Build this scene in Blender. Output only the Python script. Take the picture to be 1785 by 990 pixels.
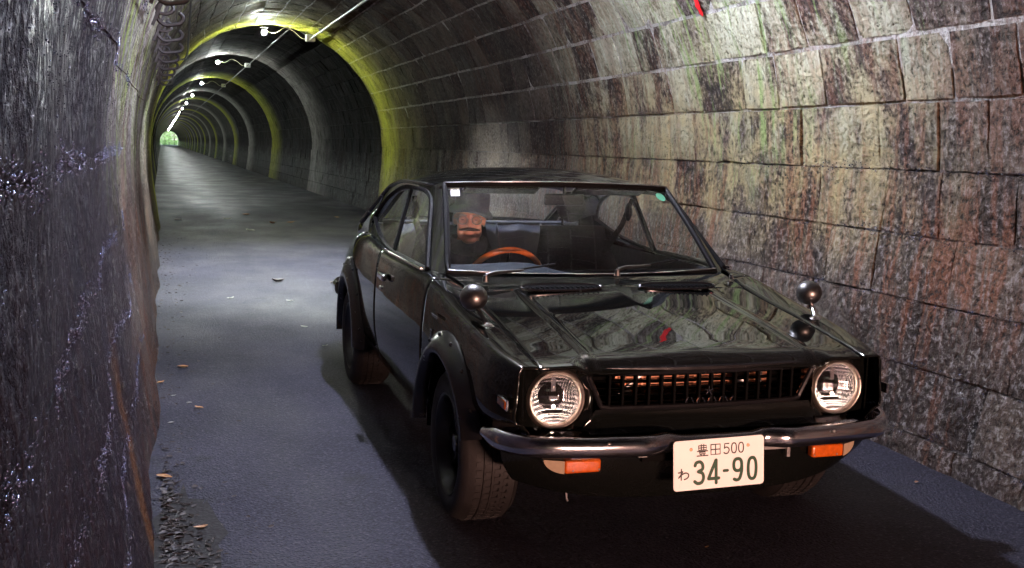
import bpy, bmesh, math, random
import numpy as np
from mathutils import Vector, Matrix

R = math.radians
rng = random.Random(7)
scene = bpy.context.scene
for o in list(bpy.data.objects):
    bpy.data.objects.remove(o)
col = scene.collection

# ------------------------------------------------------------------ camera
YAW, PIT, ROL, CAM_H = R(17.90584), R(7.25466), R(1.6214), 1.389
fw = Vector((math.sin(YAW) * math.cos(PIT), math.cos(YAW) * math.cos(PIT), -math.sin(PIT)))
rt = Vector((math.cos(YAW), -math.sin(YAW), 0))
upv = rt.cross(fw)
rt, upv = (math.cos(ROL) * rt + math.sin(ROL) * upv), (-math.sin(ROL) * rt + math.cos(ROL) * upv)
cam_d = bpy.data.cameras.new('camera')
cam_d.sensor_width = 36.0
cam_d.lens = 1861.25 / 1785 * 36
cam_d.clip_start = 0.02
cam_d.clip_end = 3000
cam = bpy.data.objects.new('camera', cam_d)
cam.matrix_world = Matrix(((rt.x, upv.x, -fw.x, 0), (rt.y, upv.y, -fw.y, 0), (rt.z, upv.z, -fw.z, CAM_H), (0, 0, 0, 1)))
col.objects.link(cam)
scene.camera = cam
def px_of(p):                      # photograph pixel of a world point (only used to rank blocks by size)
    d = Vector(p) - Vector((0, 0, CAM_H))
    z = d.dot(fw)
    if z < 0.05: return None
    return (892.5 + 1861.25 * d.dot(rt) / z, 495 - 1861.25 * d.dot(upv) / z)

# ------------------------------------------------------------------ sky, sun, exposure
world = bpy.data.worlds.new('World'); scene.world = world
world.use_nodes = True
wn = world.node_tree.nodes; wl = world.node_tree.links
wn.clear()
sky = wn.new('ShaderNodeTexSky'); sky.sky_type = 'NISHITA'; sky.sun_disc = False
sky.sun_elevation = R(52); sky.sun_rotation = R(172)
bg = wn.new('ShaderNodeBackground'); bg.inputs['Strength'].default_value = 0.10
wo = wn.new('ShaderNodeOutputWorld')
wl.new(sky.outputs[0], bg.inputs[0]); wl.new(bg.outputs[0], wo.inputs[0])
sun_d = bpy.data.lights.new('sun', 'SUN'); sun_d.energy = 5.0; sun_d.angle = R(0.5); sun_d.color = (1, .95, .88)
sun = bpy.data.objects.new('sun', sun_d); col.objects.link(sun)
sun.rotation_euler = Vector((-0.08, 0.61, -0.79)).to_track_quat('-Z', 'Y').to_euler()

# warm lamps of a vehicle standing behind the camera: they redden the car's face, plate and driver
wd = bpy.data.lights.new('rear_lamp_glow', 'AREA'); wd.shape = 'RECTANGLE'; wd.size = 1.3; wd.size_y = .10
wd.energy = 15.0; wd.color = (1.0, .55, .43); wd.spread = R(60)
wob = bpy.data.objects.new('rear_lamp_glow', wd); col.objects.link(wob)
wob.location = (1.75, -2.9, .27)
wob.rotation_euler = (Vector((1.75, 3.1, .75)) - Vector(wob.location)).to_track_quat('-Z', 'Z').to_euler()

vs = scene.view_settings
vs.view_transform = 'Standard'; vs.look = 'None'; vs.gamma = 1; vs.use_curve_mapping = False
vs.exposure = 2.15
scene.render.engine = 'CYCLES'
cy = scene.cycles
cy.use_denoising = True
try: cy.denoiser = 'OPENIMAGEDENOISE'
except Exception: pass
cy.max_bounces = 7; cy.diffuse_bounces = 2; cy.glossy_bounces = 4; cy.transparent_max_bounces = 16
cy.sample_clamp_indirect = 6.0
cy.use_light_tree = True
cy.caustics_reflective = False; cy.caustics_refractive = False

# ------------------------------------------------------------------ helpers
def tag(o, label=None, cat=None, group=None, kind=None):
    if label: o['label'] = label
    if cat: o['category'] = cat
    if group: o['group'] = group
    if kind: o['kind'] = kind
    return o
def empty(name, loc=(0, 0, 0), rz=0, parent=None):
    o = bpy.data.objects.new(name, None); col.objects.link(o)
    o.location = loc; o.rotation_euler = (0, 0, rz); o.empty_display_size = .1
    if parent: o.parent = parent
    return o
def mobj(name, verts, faces, mat, parent=None, smooth=True, sharp=40):
    me = bpy.data.meshes.new(name)
    me.from_pydata([tuple(map(float, v)) for v in verts], [], faces)
    if mat: me.materials.append(mat)
    if smooth:
        me.shade_smooth()
        if sharp: me.set_sharp_from_angle(angle=R(sharp))
    me.update()
    o = bpy.data.objects.new(name, me); col.objects.link(o)
    if parent: o.parent = parent
    return o
class MB:
    """collects shapes into one mesh"""
    def __init__(s): s.v = []; s.f = []
    def add(s, v, f):
        n = len(s.v); s.v += [tuple(map(float, p)) for p in v]; s.f += [tuple(i + n for i in q) for q in f]; return s
    def grid(s, fn, us, vs_, closed_u=False):
        nu, nv = len(us), len(vs_)
        v = [fn(a, b) for a in us for b in vs_]
        f = []
        for i in range(nu if closed_u else nu - 1):
            for j in range(nv - 1):
                i2 = (i + 1) % nu
                f.append((i * nv + j, i2 * nv + j, i2 * nv + j + 1, i * nv + j + 1))
        return s.add(v, f)
    def box(s, c, d, rot=None):
        v = []
        for x in (-.5, .5):
            for y in (-.5, .5):
                for z in (-.5, .5):
                    p = Vector((x * d[0], y * d[1], z * d[2]))
                    if rot: p = rot @ p
                    v.append((p.x + c[0], p.y + c[1], p.z + c[2]))
        return s.add(v, [(0, 1, 3, 2), (4, 6, 7, 5), (0, 4, 5, 1), (2, 3, 7, 6), (0, 2, 6, 4), (1, 5, 7, 3)])
    def tube(s, path, r, n=8, closed=False, caps=True, flat=(1, 1), updir=None):
        P = [Vector(p) for p in path]; m = len(P)
        rings = []; prevx = None
        for i in range(m):
            a = P[i - 1] if (i > 0 or closed) else P[i]
            b = P[(i + 1) % m] if (i < m - 1 or closed) else P[i]
            t = (b - a).normalized() if (b - a).length > 1e-9 else Vector((0, 0, 1))
            ref = Vector(updir) if updir else (prevx if prevx else (Vector((0, 0, 1)) if abs(t.z) < .9 else Vector((1, 0, 0))))
            x = ref - t * ref.dot(t)
            if x.length < 1e-6: x = Vector((1, 0, 0)) - t * t.x
            x.normalize(); y = t.cross(x)
            if not updir: prevx = x
            rr = r[i] if isinstance(r, (list, tuple)) else r
            rings.append([P[i] + x * math.cos(2 * math.pi * k / n) * rr * flat[0] + y * math.sin(2 * math.pi * k / n) * rr * flat[1] for k in range(n)])
        v = [p for ring in rings for p in ring]; f = []
        for i in range(m if closed else m - 1):
            i2 = (i + 1) % m
            for k in range(n):
                k2 = (k + 1) % n
                f.append((i * n + k, i * n + k2, i2 * n + k2, i2 * n + k))
        if caps and not closed:
            f.append(tuple(range(n))[::-1]); f.append(tuple((m - 1) * n + k for k in range(n)))
        return s.add(v, f)
    def lathe(s, prof, c, axis='x', n=32, a0=0, a1=2 * math.pi):
        full = abs(a1 - a0 - 2 * math.pi) < 1e-6
        m = n if full else n + 1
        v = []
        for k in range(m):
            a = a0 + (a1 - a0) * k / n; ca, sa = math.cos(a), math.sin(a)
            for (r, h) in prof:
                if axis == 'x': v.append((c[0] + h, c[1] + r * ca, c[2] + r * sa))
                elif axis == 'y': v.append((c[0] + r * ca, c[1] + h, c[2] + r * sa))
                else: v.append((c[0] + r * ca, c[1] + r * sa, c[2] + h))
        p = len(prof); f = []
        for k in range(n):
            k2 = (k + 1) % m
            for j in range(p - 1):
                f.append((k * p + j, k2 * p + j, k2 * p + j + 1, k * p + j + 1))
        return s.add(v, f)
    def ball(s, c, r, n=16, m=10):
        rx, ry, rz = r if isinstance(r, (tuple, list)) else (r, r, r)
        v = [(c[0], c[1], c[2] - rz)]; f = []
        for j in range(1, m):
            t = -math.pi / 2 + math.pi * j / m
            for k in range(n):
                a = 2 * math.pi * k / n
                v.append((c[0] + rx * math.cos(t) * math.cos(a), c[1] + ry * math.cos(t) * math.sin(a), c[2] + rz * math.sin(t)))
        v.append((c[0], c[1], c[2] + rz)); last = len(v) - 1
        for k in range(n):
            k2 = (k + 1) % n
            f.append((0, 1 + k2, 1 + k))
            for j in range(m - 2):
                a = 1 + j * n
                f.append((a + k, a + k2, a + n + k2, a + n + k))
            f.append((1 + (m - 2) * n + k, 1 + (m - 2) * n + k2, last))
        return s.add(v, f)
    def build(s, name, mat, parent=None, smooth=True, sharp=40, fix=True):
        o = mobj(name, s.v, s.f, mat, parent, smooth, None)
        if fix:
            bm = bmesh.new(); bm.from_mesh(o.data); bmesh.ops.recalc_face_normals(bm, faces=bm.faces); bm.to_mesh(o.data); bm.free()
        if smooth and sharp: o.data.set_sharp_from_angle(angle=R(sharp))
        return o
def bevel(o, w, seg=2):
    m = o.modifiers.new('bevel', 'BEVEL'); m.width = w; m.segments = seg; m.limit_method = 'ANGLE'; m.angle_limit = R(35); return o
def crv(pts):
    """smooth curve through (x, y) or (x, (y...)) points"""
    xs = np.array([p[0] for p in pts], float); ys = np.array([p[1] for p in pts], float)
    if ys.ndim == 1: ys = ys[:, None]
    d = (ys[1:] - ys[:-1]) / (xs[1:] - xs[:-1])[:, None]
    m = np.zeros_like(ys); m[0] = d[0]; m[-1] = d[-1]
    for i in range(1, len(xs) - 1):
        h0, h1 = xs[i] - xs[i - 1], xs[i + 1] - xs[i]
        m[i] = (d[i - 1] * h1 + d[i] * h0) / (h0 + h1)
        m[i] = np.where(d[i - 1] * d[i] <= 0, 0, m[i])
    def f(x):
        x = min(max(x, xs[0]), xs[-1])
        i = int(min(max(np.searchsorted(xs, x) - 1, 0), len(xs) - 2))
        h = xs[i + 1] - xs[i]; t = (x - xs[i]) / h
        r = (2 * t**3 - 3 * t**2 + 1) * ys[i] + (t**3 - 2 * t**2 + t) * h * m[i] + (-2 * t**3 + 3 * t**2) * ys[i + 1] + (t**3 - t**2) * h * m[i + 1]
        return float(r[0]) if len(r) == 1 else r
    return f
def smooth_path(pts, n=8, closed=False):
    P = [Vector(p) for p in pts]; out = []; m = len(P)
    for i in range(m if closed else m - 1):
        p0 = P[i - 1] if (i > 0 or closed) else P[i]; p1 = P[i]; p2 = P[(i + 1) % m]
        p3 = P[(i + 2) % m] if (i + 2 < m or closed) else p2
        for k in range(n):
            t = k / n
            out.append(.5 * ((2 * p1) + (p2 - p0) * t + (2 * p0 - 5 * p1 + 4 * p2 - p3) * t * t + (3 * p1 - p0 - 3 * p2 + p3) * t**3))
    if not closed: out.append(P[-1])
    return out
lin = lambda a, b, n: [a + (b - a) * i / (n - 1) for i in range(n)]
sst = lambda a, b, x: (lambda t: t * t * (3 - 2 * t))(min(max((x - a) / (b - a), 0), 1))

# ------------------------------------------------------------------ materials
class NT:
    def __init__(s, name):
        s.m = bpy.data.materials.new(name); s.m.use_nodes = True; s.t = s.m.node_tree; s.n = s.t.nodes
        s.n.clear(); s.out = s.n.new('ShaderNodeOutputMaterial')
    def new(s, typ, **kw):
        nd = s.n.new(typ)
        for k, v in kw.items(): setattr(nd, k, v)
        return nd
    def link(s, a, b): s.t.links.new(a, b)
    def put(s, sock, v):
        if hasattr(v, 'is_output'): s.link(v, sock)
        else: sock.default_value = v
    def math(s, op, a, b=0.0, c=0.0, clamp=False):
        nd = s.new('ShaderNodeMath', operation=op, use_clamp=clamp)
        s.put(nd.inputs[0], a); s.put(nd.inputs[1], b); s.put(nd.inputs[2], c); return nd.outputs[0]
    def mul(s, *a):
        r = a[0]
        for b in a[1:]: r = s.math('MULTIPLY', r, b)
        return r
    def step(s, x, a, b):
        nd = s.new('ShaderNodeMapRange', interpolation_type='SMOOTHSTEP')
        s.put(nd.inputs[0], x); nd.inputs[1].default_value = a; nd.inputs[2].default_value = b
        nd.inputs[3].default_value = 0; nd.inputs[4].default_value = 1; return nd.outputs[0]
    def rng(s, x, a, b, c, d):
        nd = s.new('ShaderNodeMapRange'); s.put(nd.inputs[0], x)
        for i, q in zip((1, 2, 3, 4), (a, b, c, d)): nd.inputs[i].default_value = q
        return nd.outputs[0]
    def mix(s, f, a, b, mode='MIX'):
        nd = s.new('ShaderNodeMix', data_type='RGBA', blend_type=mode)
        s.put(nd.inputs[0], f)
        for i, q in ((6, a), (7, b)):
            if isinstance(q, tuple) and len(q) == 3: q = q + (1,)
            s.put(nd.inputs[i], q)
        return nd.outputs[2]
    def pos(s):
        g = s.new('ShaderNodeNewGeometry'); return g.outputs['Position']
    def obj(s):
        g = s.new('ShaderNodeTexCoord'); return g.outputs['Object']
    def scaled(s, v, sc):
        nd = s.new('ShaderNodeVectorMath', operation='MULTIPLY'); s.link(v, nd.inputs[0]); nd.inputs[1].default_value = sc; return nd.outputs[0]
    def noise(s, v, scale, detail=4, rough=.55, dist=0):
        nd = s.new('ShaderNodeTexNoise'); s.link(v, nd.inputs['Vector']); nd.inputs['Scale'].default_value = scale
        nd.inputs['Detail'].default_value = detail; nd.inputs['Roughness'].default_value = rough; nd.inputs['Distortion'].default_value = dist
        return nd.outputs[0]
    def voro(s, v, scale, feat='F1'):
        nd = s.new('ShaderNodeTexVoronoi', feature=feat); s.link(v, nd.inputs['Vector']); nd.inputs['Scale'].default_value = scale; return nd.outputs[0]
    def ramp(s, f, stops, interp='LINEAR'):
        nd = s.new('ShaderNodeValToRGB'); s.put(nd.inputs[0], f); cr = nd.color_ramp; cr.interpolation = interp
        while len(cr.elements) < len(stops): cr.elements.new(.5)
        for e, (p, c) in zip(cr.elements, stops):
            e.position = p; e.color = (c if len(c) == 4 else c + (1,)) if isinstance(c, tuple) else (c, c, c, 1)
        return nd.outputs[0]
    def bump(s, h, strength=.5, dist=.01, normal=None):
        nd = s.new('ShaderNodeBump'); nd.inputs['Strength'].default_value = strength; nd.inputs['Distance'].default_value = dist
        s.put(nd.inputs['Height'], h)
        if normal: s.link(normal, nd.inputs['Normal'])
        return nd.outputs[0]
    def sep(s, v):
        nd = s.new('ShaderNodeSeparateXYZ'); s.link(v, nd.inputs[0]); return nd.outputs
    def prin(s, **kw):
        b = s.new('ShaderNodeBsdfPrincipled')
        for k, v in kw.items():
            k = {'col': 'Base Color', 'rough': 'Roughness', 'metal': 'Metallic', 'coat': 'Coat Weight', 'coatr': 'Coat Roughness', 'normal': 'Normal',
                 'spec': 'Specular IOR Level', 'em': 'Emission Color', 'ems': 'Emission Strength', 'trans': 'Transmission Weight', 'ior': 'IOR', 'sub': 'Subsurface Weight', 'coatn': 'Coat Normal'}.get(k, k)
            if isinstance(v, tuple) and len(v) == 3 and k in ('Base Color', 'Emission Color'): v = v + (1,)
            s.put(b.inputs[k], v)
        s.link(b.outputs[0], s.out.inputs[0]); return s.m
def simple(name, c, rough=.5, metal=0, nscale=0, namt=.25, bump=0, bscale=80, **kw):
    t = NT(name)
    if nscale:
        n = t.noise(t.obj(), nscale, 5)
        colr = t.mix(n, tuple(x * (1 - namt) for x in c), tuple(min(1, x * (1 + namt)) for x in c))
        r = t.rng(t.noise(t.obj(), nscale * 2.3, 4), .3, .7, rough * .8, min(1, rough * 1.25))
    else: colr, r = c, rough
    a = dict(col=colr, rough=r, metal=metal, **kw)
    if bump: a['normal'] = t.bump(t.noise(t.obj(), bscale, 3), bump, .003)
    return t.prin(**a)

def stone_material(name, mortar=False):
    t = NT(name); P = t.pos(); X, Y, Z = t.sep(P)
    big = t.noise(P, .7, 1); med = t.noise(P, 3.4, 3, .62); fine = t.noise(P, 34, 4, .70)
    s1 = t.noise(t.scaled(P, (1.0, 1.7, 1.0)), 2.6, 4, .68)              # water runs down the wall: stretched along the height
    s2 = t.noise(t.scaled(P, (1.2, 8.0, .9)), 1.9, 4, .62)
    s3 = t.noise(t.scaled(P, (4, 11, 4)), 2.4, 3, .68)
    inv = lambda q: t.math('SUBTRACT', 1.0, q)
    add = lambda p, q: t.math('ADD', p, q)
    upper = t.step(Z, 1.25, 1.9); lower = inv(t.step(Z, .45, 1.5))
    near_lamp = t.mul(t.step(Y, 3.6, 5.2), inv(t.step(Y, 7.2, 10.0)))  # stretch by the lamp, its brightness lifted into the lime and ochre colours
    right = t.step(X, 1.2, 2.2)
    zone = t.mul(near_lamp, right, t.step(Z, .7, 1.5))
    rough_n = add(t.mul(med, .5), t.mul(fine, .5))
    if mortar:
        base = t.mix(upper, (.075, .066, .066), (.50, .49, .44))
        base = t.mix(t.mul(t.step(rough_n, .45, .57), .8), base, (.11, .10, .09))
        c = base
    else:
        tone = t.new('ShaderNodeAttribute', attribute_name='tone').outputs['Fac']
        base = t.ramp(add(t.mul(rough_n, .84), t.mul(tone, .16)), [(.38, (.036, .029, .025)), (.5, (.096, .076, .062)), (.64, (.185, .150, .115))])
        base = t.mix(t.mul(t.step(fine, .52, .66), .55), base, (.24, .22, .215))
        # grown-over and limy blocks round the lamp, some more than others; its pool of light is mixed in
        base = t.mix(t.mul(zone, t.step(add(t.mul(tone, .22), t.mul(s1, .78)), .40, .60), .75), base, (.35, .33, .18))
        lime = t.mul(t.step(add(add(t.mul(s1, .55), t.mul(fine, .33)), t.mul(tone, .12)), .43, .64), t.step(big, .26, .48), upper, t.rng(near_lamp, 0, 1, .08, 1))
        c = t.mix(t.mul(lime, .9), base, (.58, .61, .46))
    och = t.mul(t.step(add(t.mul(s1, .6), t.mul(fine, .4)), .38, .64), inv(t.step(Z, 1.6, 2.2)), t.step(Z, .65, 1.15), near_lamp, right, t.step(med, .36, .56))
    c = t.mix(t.mul(och, .85), c, (.40, .325, .15))
    gr = t.mul(t.step(s2, .53, .65), t.step(Z, 1.0, 1.5), near_lamp, inv(t.step(big, .44, .60)))
    c = t.mix(t.mul(gr, .75), c, (.25, .36, .12))
    rust = t.mul(inv(t.step(s2, .40, .56)), t.rng(lower, 0, 1, .38, 1), t.step(big, .36, .54), t.step(fine, .36, .52))
    c = t.mix(t.mul(rust, .9), c, (.20, .068, .026))
    c = t.mix(t.mul(inv(t.step(s2, .30, .40)), .2), c, (.022, .021, .023))
    if not mortar:
        c = t.mix(t.mul(inv(t.step(fine, .33, .40)), .6), c, (.020, .018, .018))
        c = t.mix(t.mul(inv(t.step(s3, .34, .46)), .12), c, (.030, .028, .030))
    c = t.mix(t.mul(t.step(Y, 8.0, 10.5), .50 if not mortar else .25), c, (.020, .019, .020))  # shade of the vault past the car, mixed into the colour
    c = t.mix(t.mul(t.step(Y, 19.4, 19.6), .75), c, (.010, .0095, .010))                                    # dimness beyond the step, put into the colour
    c = t.mix(t.mul(inv(t.step(X, -.1, .9)), inv(t.step(Y, 3.0, 6.0)), .88), c, (.018, .015, .028))   # the wet left wall, with the shade of its near end in the colour
    c = t.mix(t.mul(inv(t.step(Z, .25, 1.05)), t.step(s1, .30, .55), .6), c, t.mix(.7, c, (.020, .014, .014)))     # damp rising from the foot
    yo = t.math('ABSOLUTE', t.math('SUBTRACT', add(Y, t.mul(s3, .35)), 3.84))
    orange = t.mul(inv(t.step(yo, .02, .15)), inv(t.step(Z, .45, .85)), inv(t.step(X, .05, .25)), t.step(s1, .30, .46))       # a mineral run
    c = t.mix(t.mul(orange, .6), c, (.22, .10, .032))
    lh = t.mul(inv(t.step(X, .3, 1.0)), t.step(Y, 2.6, 5.0), inv(t.step(Y, 10, 15)), t.step(Z, .9, 1.7))
    c = t.mix(t.mul(lh, t.step(s1, .36, .60), .7), c, (.20, .185, .19))
    c = t.mix(t.mul(lh, t.step(s2, .50, .62), .8), c, (.24, .30, .08))
    # algae round the tunnel lamps, with their rings of light painted into the colour
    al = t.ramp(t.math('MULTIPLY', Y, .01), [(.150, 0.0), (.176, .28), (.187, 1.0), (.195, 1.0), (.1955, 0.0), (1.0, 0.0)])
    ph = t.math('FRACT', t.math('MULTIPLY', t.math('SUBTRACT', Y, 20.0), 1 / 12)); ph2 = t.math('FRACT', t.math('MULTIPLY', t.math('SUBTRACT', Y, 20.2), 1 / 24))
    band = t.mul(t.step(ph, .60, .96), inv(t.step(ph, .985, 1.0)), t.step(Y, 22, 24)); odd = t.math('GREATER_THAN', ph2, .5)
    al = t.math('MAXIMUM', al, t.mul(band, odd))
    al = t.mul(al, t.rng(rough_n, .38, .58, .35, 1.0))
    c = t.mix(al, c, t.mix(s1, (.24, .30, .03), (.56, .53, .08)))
    c = t.mix(t.mul(band, inv(odd), t.rng(rough_n, .4, .6, .35, 1.0), .9), c, (.44, .42, .38))  # grey rings: lamplight on the lining painted in
    wet = add(t.mul(t.step(s1, .40, .62), .5), t.mul(lower, .5))
    film = t.mul(t.step(fine, .50, .60), add(t.mul(lower, .8), inv(t.step(X, -.1, .6))))      # running water that glints
    rough = t.math('SUBTRACT', t.rng(wet, 0, 1, .82, .36 if not mortar else .2), t.mul(film, .24))
    h = add(t.mul(fine, .8), t.mul(t.step(fine, .30, .50), .45))
    h = add(h, t.mul(t.noise(P, 11, 2), 1.0)); h = add(h, t.mul(s3, .25))
    return t.prin(col=c, rough=rough, normal=t.bump(h, .85, .030), spec=t.mul(t.rng(t.step(Y, 7.0, 10.0), 0, 1, .26, .02), t.rng(t.step(X, 0, .8), 0, 1, .30, 1.0), t.rng(film, 0, 1, .5, 3.0)))
M = {}
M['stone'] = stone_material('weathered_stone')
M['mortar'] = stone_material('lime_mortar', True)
def wetmortar():
    t = NT('wet_mortar'); P = t.pos(); n = t.noise(P, 34, 4, .65)
    c = t.mix(n, (.03, .03, .034), (.16, .155, .165))
    return t.prin(col=c, rough=t.rng(n, .35, .65, .12, .4), normal=t.bump(t.noise(P, 60, 3, .7), 1.0, .02), spec=.7)
M['wetmortar'] = wetmortar()
M['glint_bead'] = simple('glint_bead_metal', (.22, .27, .46), .22, .75, nscale=40, namt=.6)  # bluish metal for beads that imitate wet glints
def asphalt():
    t = NT('asphalt'); P = t.pos()
    big = t.noise(P, .8, 3); agg = t.noise(P, 75, 3, .65); agg2 = t.voro(P, 95)
    c = t.mix(t.step(big, .35, .7), (.022, .021, .037), (.040, .038, .062))
    c = t.mix(t.mul(t.step(agg, .54, .68), .8), c, (.095, .094, .115))
    c = t.mix(t.mul(t.math('SUBTRACT', 1.0, t.step(agg, .36, .46)), .7), c, (.008, .008, .010))
    c = t.mix(t.mul(t.step(t.noise(P, 3.3, 5, .6), .58, .72), .5), c, (.016, .015, .015))
    far = t.step(t.sep(P)[1], 14, 26)
    r = t.math('SUBTRACT', t.rng(t.noise(t.scaled(P, (1, .5, 1)), 1.4, 3), .35, .68, .58, .80), t.mul(far, .20))
    h = t.math('ADD', t.mul(agg, .9), t.mul(t.math('SUBTRACT', 1, agg2), .4)); h = t.math('ADD', h, t.mul(t.noise(P, 5, 2), .5))
    return t.prin(col=c, rough=r, normal=t.bump(h, .9, .018), spec=t.rng(far, 0, 1, .32, .6))
M['asphalt'] = asphalt()
def paint():
    t = NT('black_paint'); P = t.obj()
    n = t.noise(P, 3, 3); dust = t.noise(P, 220, 2, .5)
    c = t.mix(t.step(dust, .52, .75), (.0030, .0036, .0032), (.0085, .009, .008))
    wav = t.bump(t.noise(P, 2.4, 1), .02, .01)
    return t.prin(col=c, rough=t.rng(n, .3, .7, .010, .030), normal=wav, spec=.55)
M['paint'] = paint()
M['trim'] = simple('black_trim', (.004, .004, .0045), .55, nscale=30, spec=.12)
M['satin'] = simple('satin_black', (.007, .007, .008), .22, nscale=12)
M['void'] = simple('dark_cavity', (.003, .003, .003), .8, spec=.04)
M['chrome'] = simple('chrome', (.72, .72, .74), .09, 1, nscale=40, namt=.12)
M['gunmetal'] = simple('gunmetal', (.16, .155, .15), .36, 1, nscale=30)
M['darkrim'] = simple('dark_rim', (.05, .05, .052), .35, 1, nscale=30)
M['seatcloth'] = simple('black_seat_cloth', (.007, .007, .008), .8, spec=.12, nscale=30, bump=.3, bscale=150)
M['ring'] = simple('headlight_chrome', (.98, .84, .74), .33, 1, nscale=30, namt=.1)
def reflector():
    t = NT('reflector'); X, Y, Z = t.sep(t.obj())
    w = t.math('ADD', t.math('SINE', t.math('MULTIPLY', X, 900.0)), t.math('MULTIPLY', t.math('SINE', t.math('MULTIPLY', Z, 420.0)), .6))
    return t.prin(col=(.88, .88, .93), rough=.14, metal=1.0, normal=t.bump(w, .55, .0022))
M['reflector'] = reflector()
M['soil'] = simple('dark_soil', (.009, .0075, .007), .85, nscale=40, namt=.6, bump=1.0, bscale=60)
M['mineral'] = simple('orange_mineral_run', (.15, .062, .016), .6, nscale=26, namt=.5, bump=.8, bscale=70)
M['dullmetal'] = simple('dull_metal', (.30, .29, .28), .38, 1, nscale=40)
M['copper'] = simple('copper_core', (.55, .27, .16), .42, .8, nscale=60, namt=.4)
M['galv'] = simple('galvanised_pipe', (.20, .205, .21), .5, .6, nscale=25)
M['iron'] = simple('rusty_iron', (.009, .008, .008), .55, 0, nscale=40, namt=.6, bump=.4)
M['plastic'] = simple('pale_plastic', (.62, .64, .6), .45, nscale=30, namt=.12)
M['cable'] = simple('yellowed_cable', (.5, .48, .3), .5, nscale=20)
M['cableb'] = simple('black_cable', (.012, .012, .013), .45)
def rubber(name, c):
    t = NT(name); P = t.obj(); n = t.noise(P, 14, 5)
    cc = t.mix(n, tuple(x * .6 for x in c), tuple(x * 1.5 for x in c))
    return t.prin(col=cc, rough=t.rng(n, .3, .7, .6, .8), normal=t.bump(t.noise(P, 140, 3), .3, .003))
M['tyre'] = rubber('tyre_rubber', (.0075, .0058, .0055))
M['amber'] = simple('amber_lens', (.48, .085, .004), .16, spec=.6, coat=.6, nscale=70, namt=.5, bump=.5, bscale=150)
M['clearlens'] = simple('clear_lens', (.36, .27, .18), .14, coat=.6, nscale=80, namt=.2)
M['white'] = simple('plate_white', (.86, .84, .80), .32, nscale=20, namt=.04)
M['pgreen'] = simple('plate_green', (.010, .055, .022), .4)
M['pdark'] = simple('plate_black', (.018, .020, .016), .4)
M['vinyl'] = simple('dark_vinyl', (.028, .031, .046), .36, nscale=18, bump=.35, bscale=160)
M['vinylg'] = simple('grey_vinyl', (.06, .062, .078), .42, nscale=10, bump=.2, bscale=120)
M['dash'] = simple('dash_top', (.024, .030, .038), .6, spec=.12, nscale=8, bump=.2, bscale=200)
M['wood'] = simple('wood_rim', (.52, .13, .028), .25, nscale=9, namt=.35, coat=.8)
M['skin'] = simple('skin', (.50, .24, .17), .5, nscale=26, namt=.25, bump=.6, bscale=48)
M['hat'] = simple('navy_felt', (.020, .026, .060), .9, nscale=60, namt=.35, bump=.6, bscale=180)
M['jacket'] = simple('dark_cloth', (.014, .013, .014), .85, nscale=30, namt=.4, bump=.6, bscale=90)
M['hair'] = simple('grey_hair', (.20, .18, .17), .6, nscale=60, namt=.4)
M['tash'] = simple('dark_moustache', (.022, .016, .014), .7, nscale=90, namt=.5, bump=.6, bscale=200)
M['eye'] = simple('eye_white', (.20, .16, .14), .25)
M['sticker'] = simple('sticker_white', (.75, .78, .72), .5)
M['stickg'] = simple('sticker_green', (.10, .42, .26), .5)
M['redpaint'] = simple('red_paint', (.62, .012, .016), .45, nscale=30, namt=.35)
def glass(name, tint=(.93, .95, .94), refl=.9, dirt=.012):
    t = NT(name)
    tr = t.new('ShaderNodeBsdfTransparent'); tr.inputs[0].default_value = tint + (1,)
    gl = t.new('ShaderNodeBsdfGlossy'); gl.inputs['Roughness'].default_value = .02; gl.inputs[0].default_value = (1, 1, 1, 1)
    df = t.new('ShaderNodeBsdfDiffuse'); df.inputs[0].default_value = (.45, .45, .47, 1)
    fr = t.new('ShaderNodeLayerWeight'); fr.inputs['Blend'].default_value = .5; sch = t.math('ADD', t.math('MULTIPLY', t.math('POWER', fr.outputs['Facing'], 5.0), .92), .06)
    m1 = t.new('ShaderNodeMixShader'); t.link(t.math('MULTIPLY', sch, refl), m1.inputs[0]); t.link(tr.outputs[0], m1.inputs[1]); t.link(gl.outputs[0], m1.inputs[2])
    d = t.mul(t.step(t.noise(t.scaled(t.obj(), (1, 1, 1)), 3, 6, .6), .35, .8), dirt)
    m2 = t.new('ShaderNodeMixShader'); t.link(d, m2.inputs[0]); t.link(m1.outputs[0], m2.inputs[1]); t.link(df.outputs[0], m2.inputs[2])
    t.link(m2.outputs[0], t.out.inputs[0]); return t.m
M['glass'] = glass('window_glass')
M['lens'] = glass('headlight_lens', (.92, .93, .95), 1.3, .06)
M['spectacle'] = glass('spectacle_lens', (.92, .92, .94), 2.2, .02)
def emit(name, c, s, back=True):
    """lit bulb; with back the half away from -Y has its emission masked out to shape the light"""
    t = NT(name); e = t.new('ShaderNodeEmission'); e.inputs[0].default_value = c + (1,)
    if back:
        g = t.new('ShaderNodeNewGeometry'); y = t.sep(g.outputs['Normal'])[1]
        t.link(t.mul(t.math('SUBTRACT', 1.0, t.step(y, -.35, .15)), s), e.inputs[1])
    else: e.inputs[1].default_value = s
    t.link(e.outputs[0], t.out.inputs[0]); return t.m
M['bulb'] = emit('lit_bulb', (.95, 1.0, .84), 1550)
M['bulb_far'] = emit('lit_bulb_far', (.93, 1.0, .95), 1250)
M['bulb_cool'] = emit('lit_bulb_cool', (.74, .77, 1.0), 1600, False)
M['bulb_road'] = emit('lit_bulb_hooded', (.92, .99, 1.0), 5600, False)
M['headlight_fill'] = emit('headlight_fill_glow', (1.0, .74, .55), 14, False)  # added glow inside headlights that are otherwise off
M['enamel'] = simple('enamel_shade', (.03, .03, .03), .5)
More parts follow.
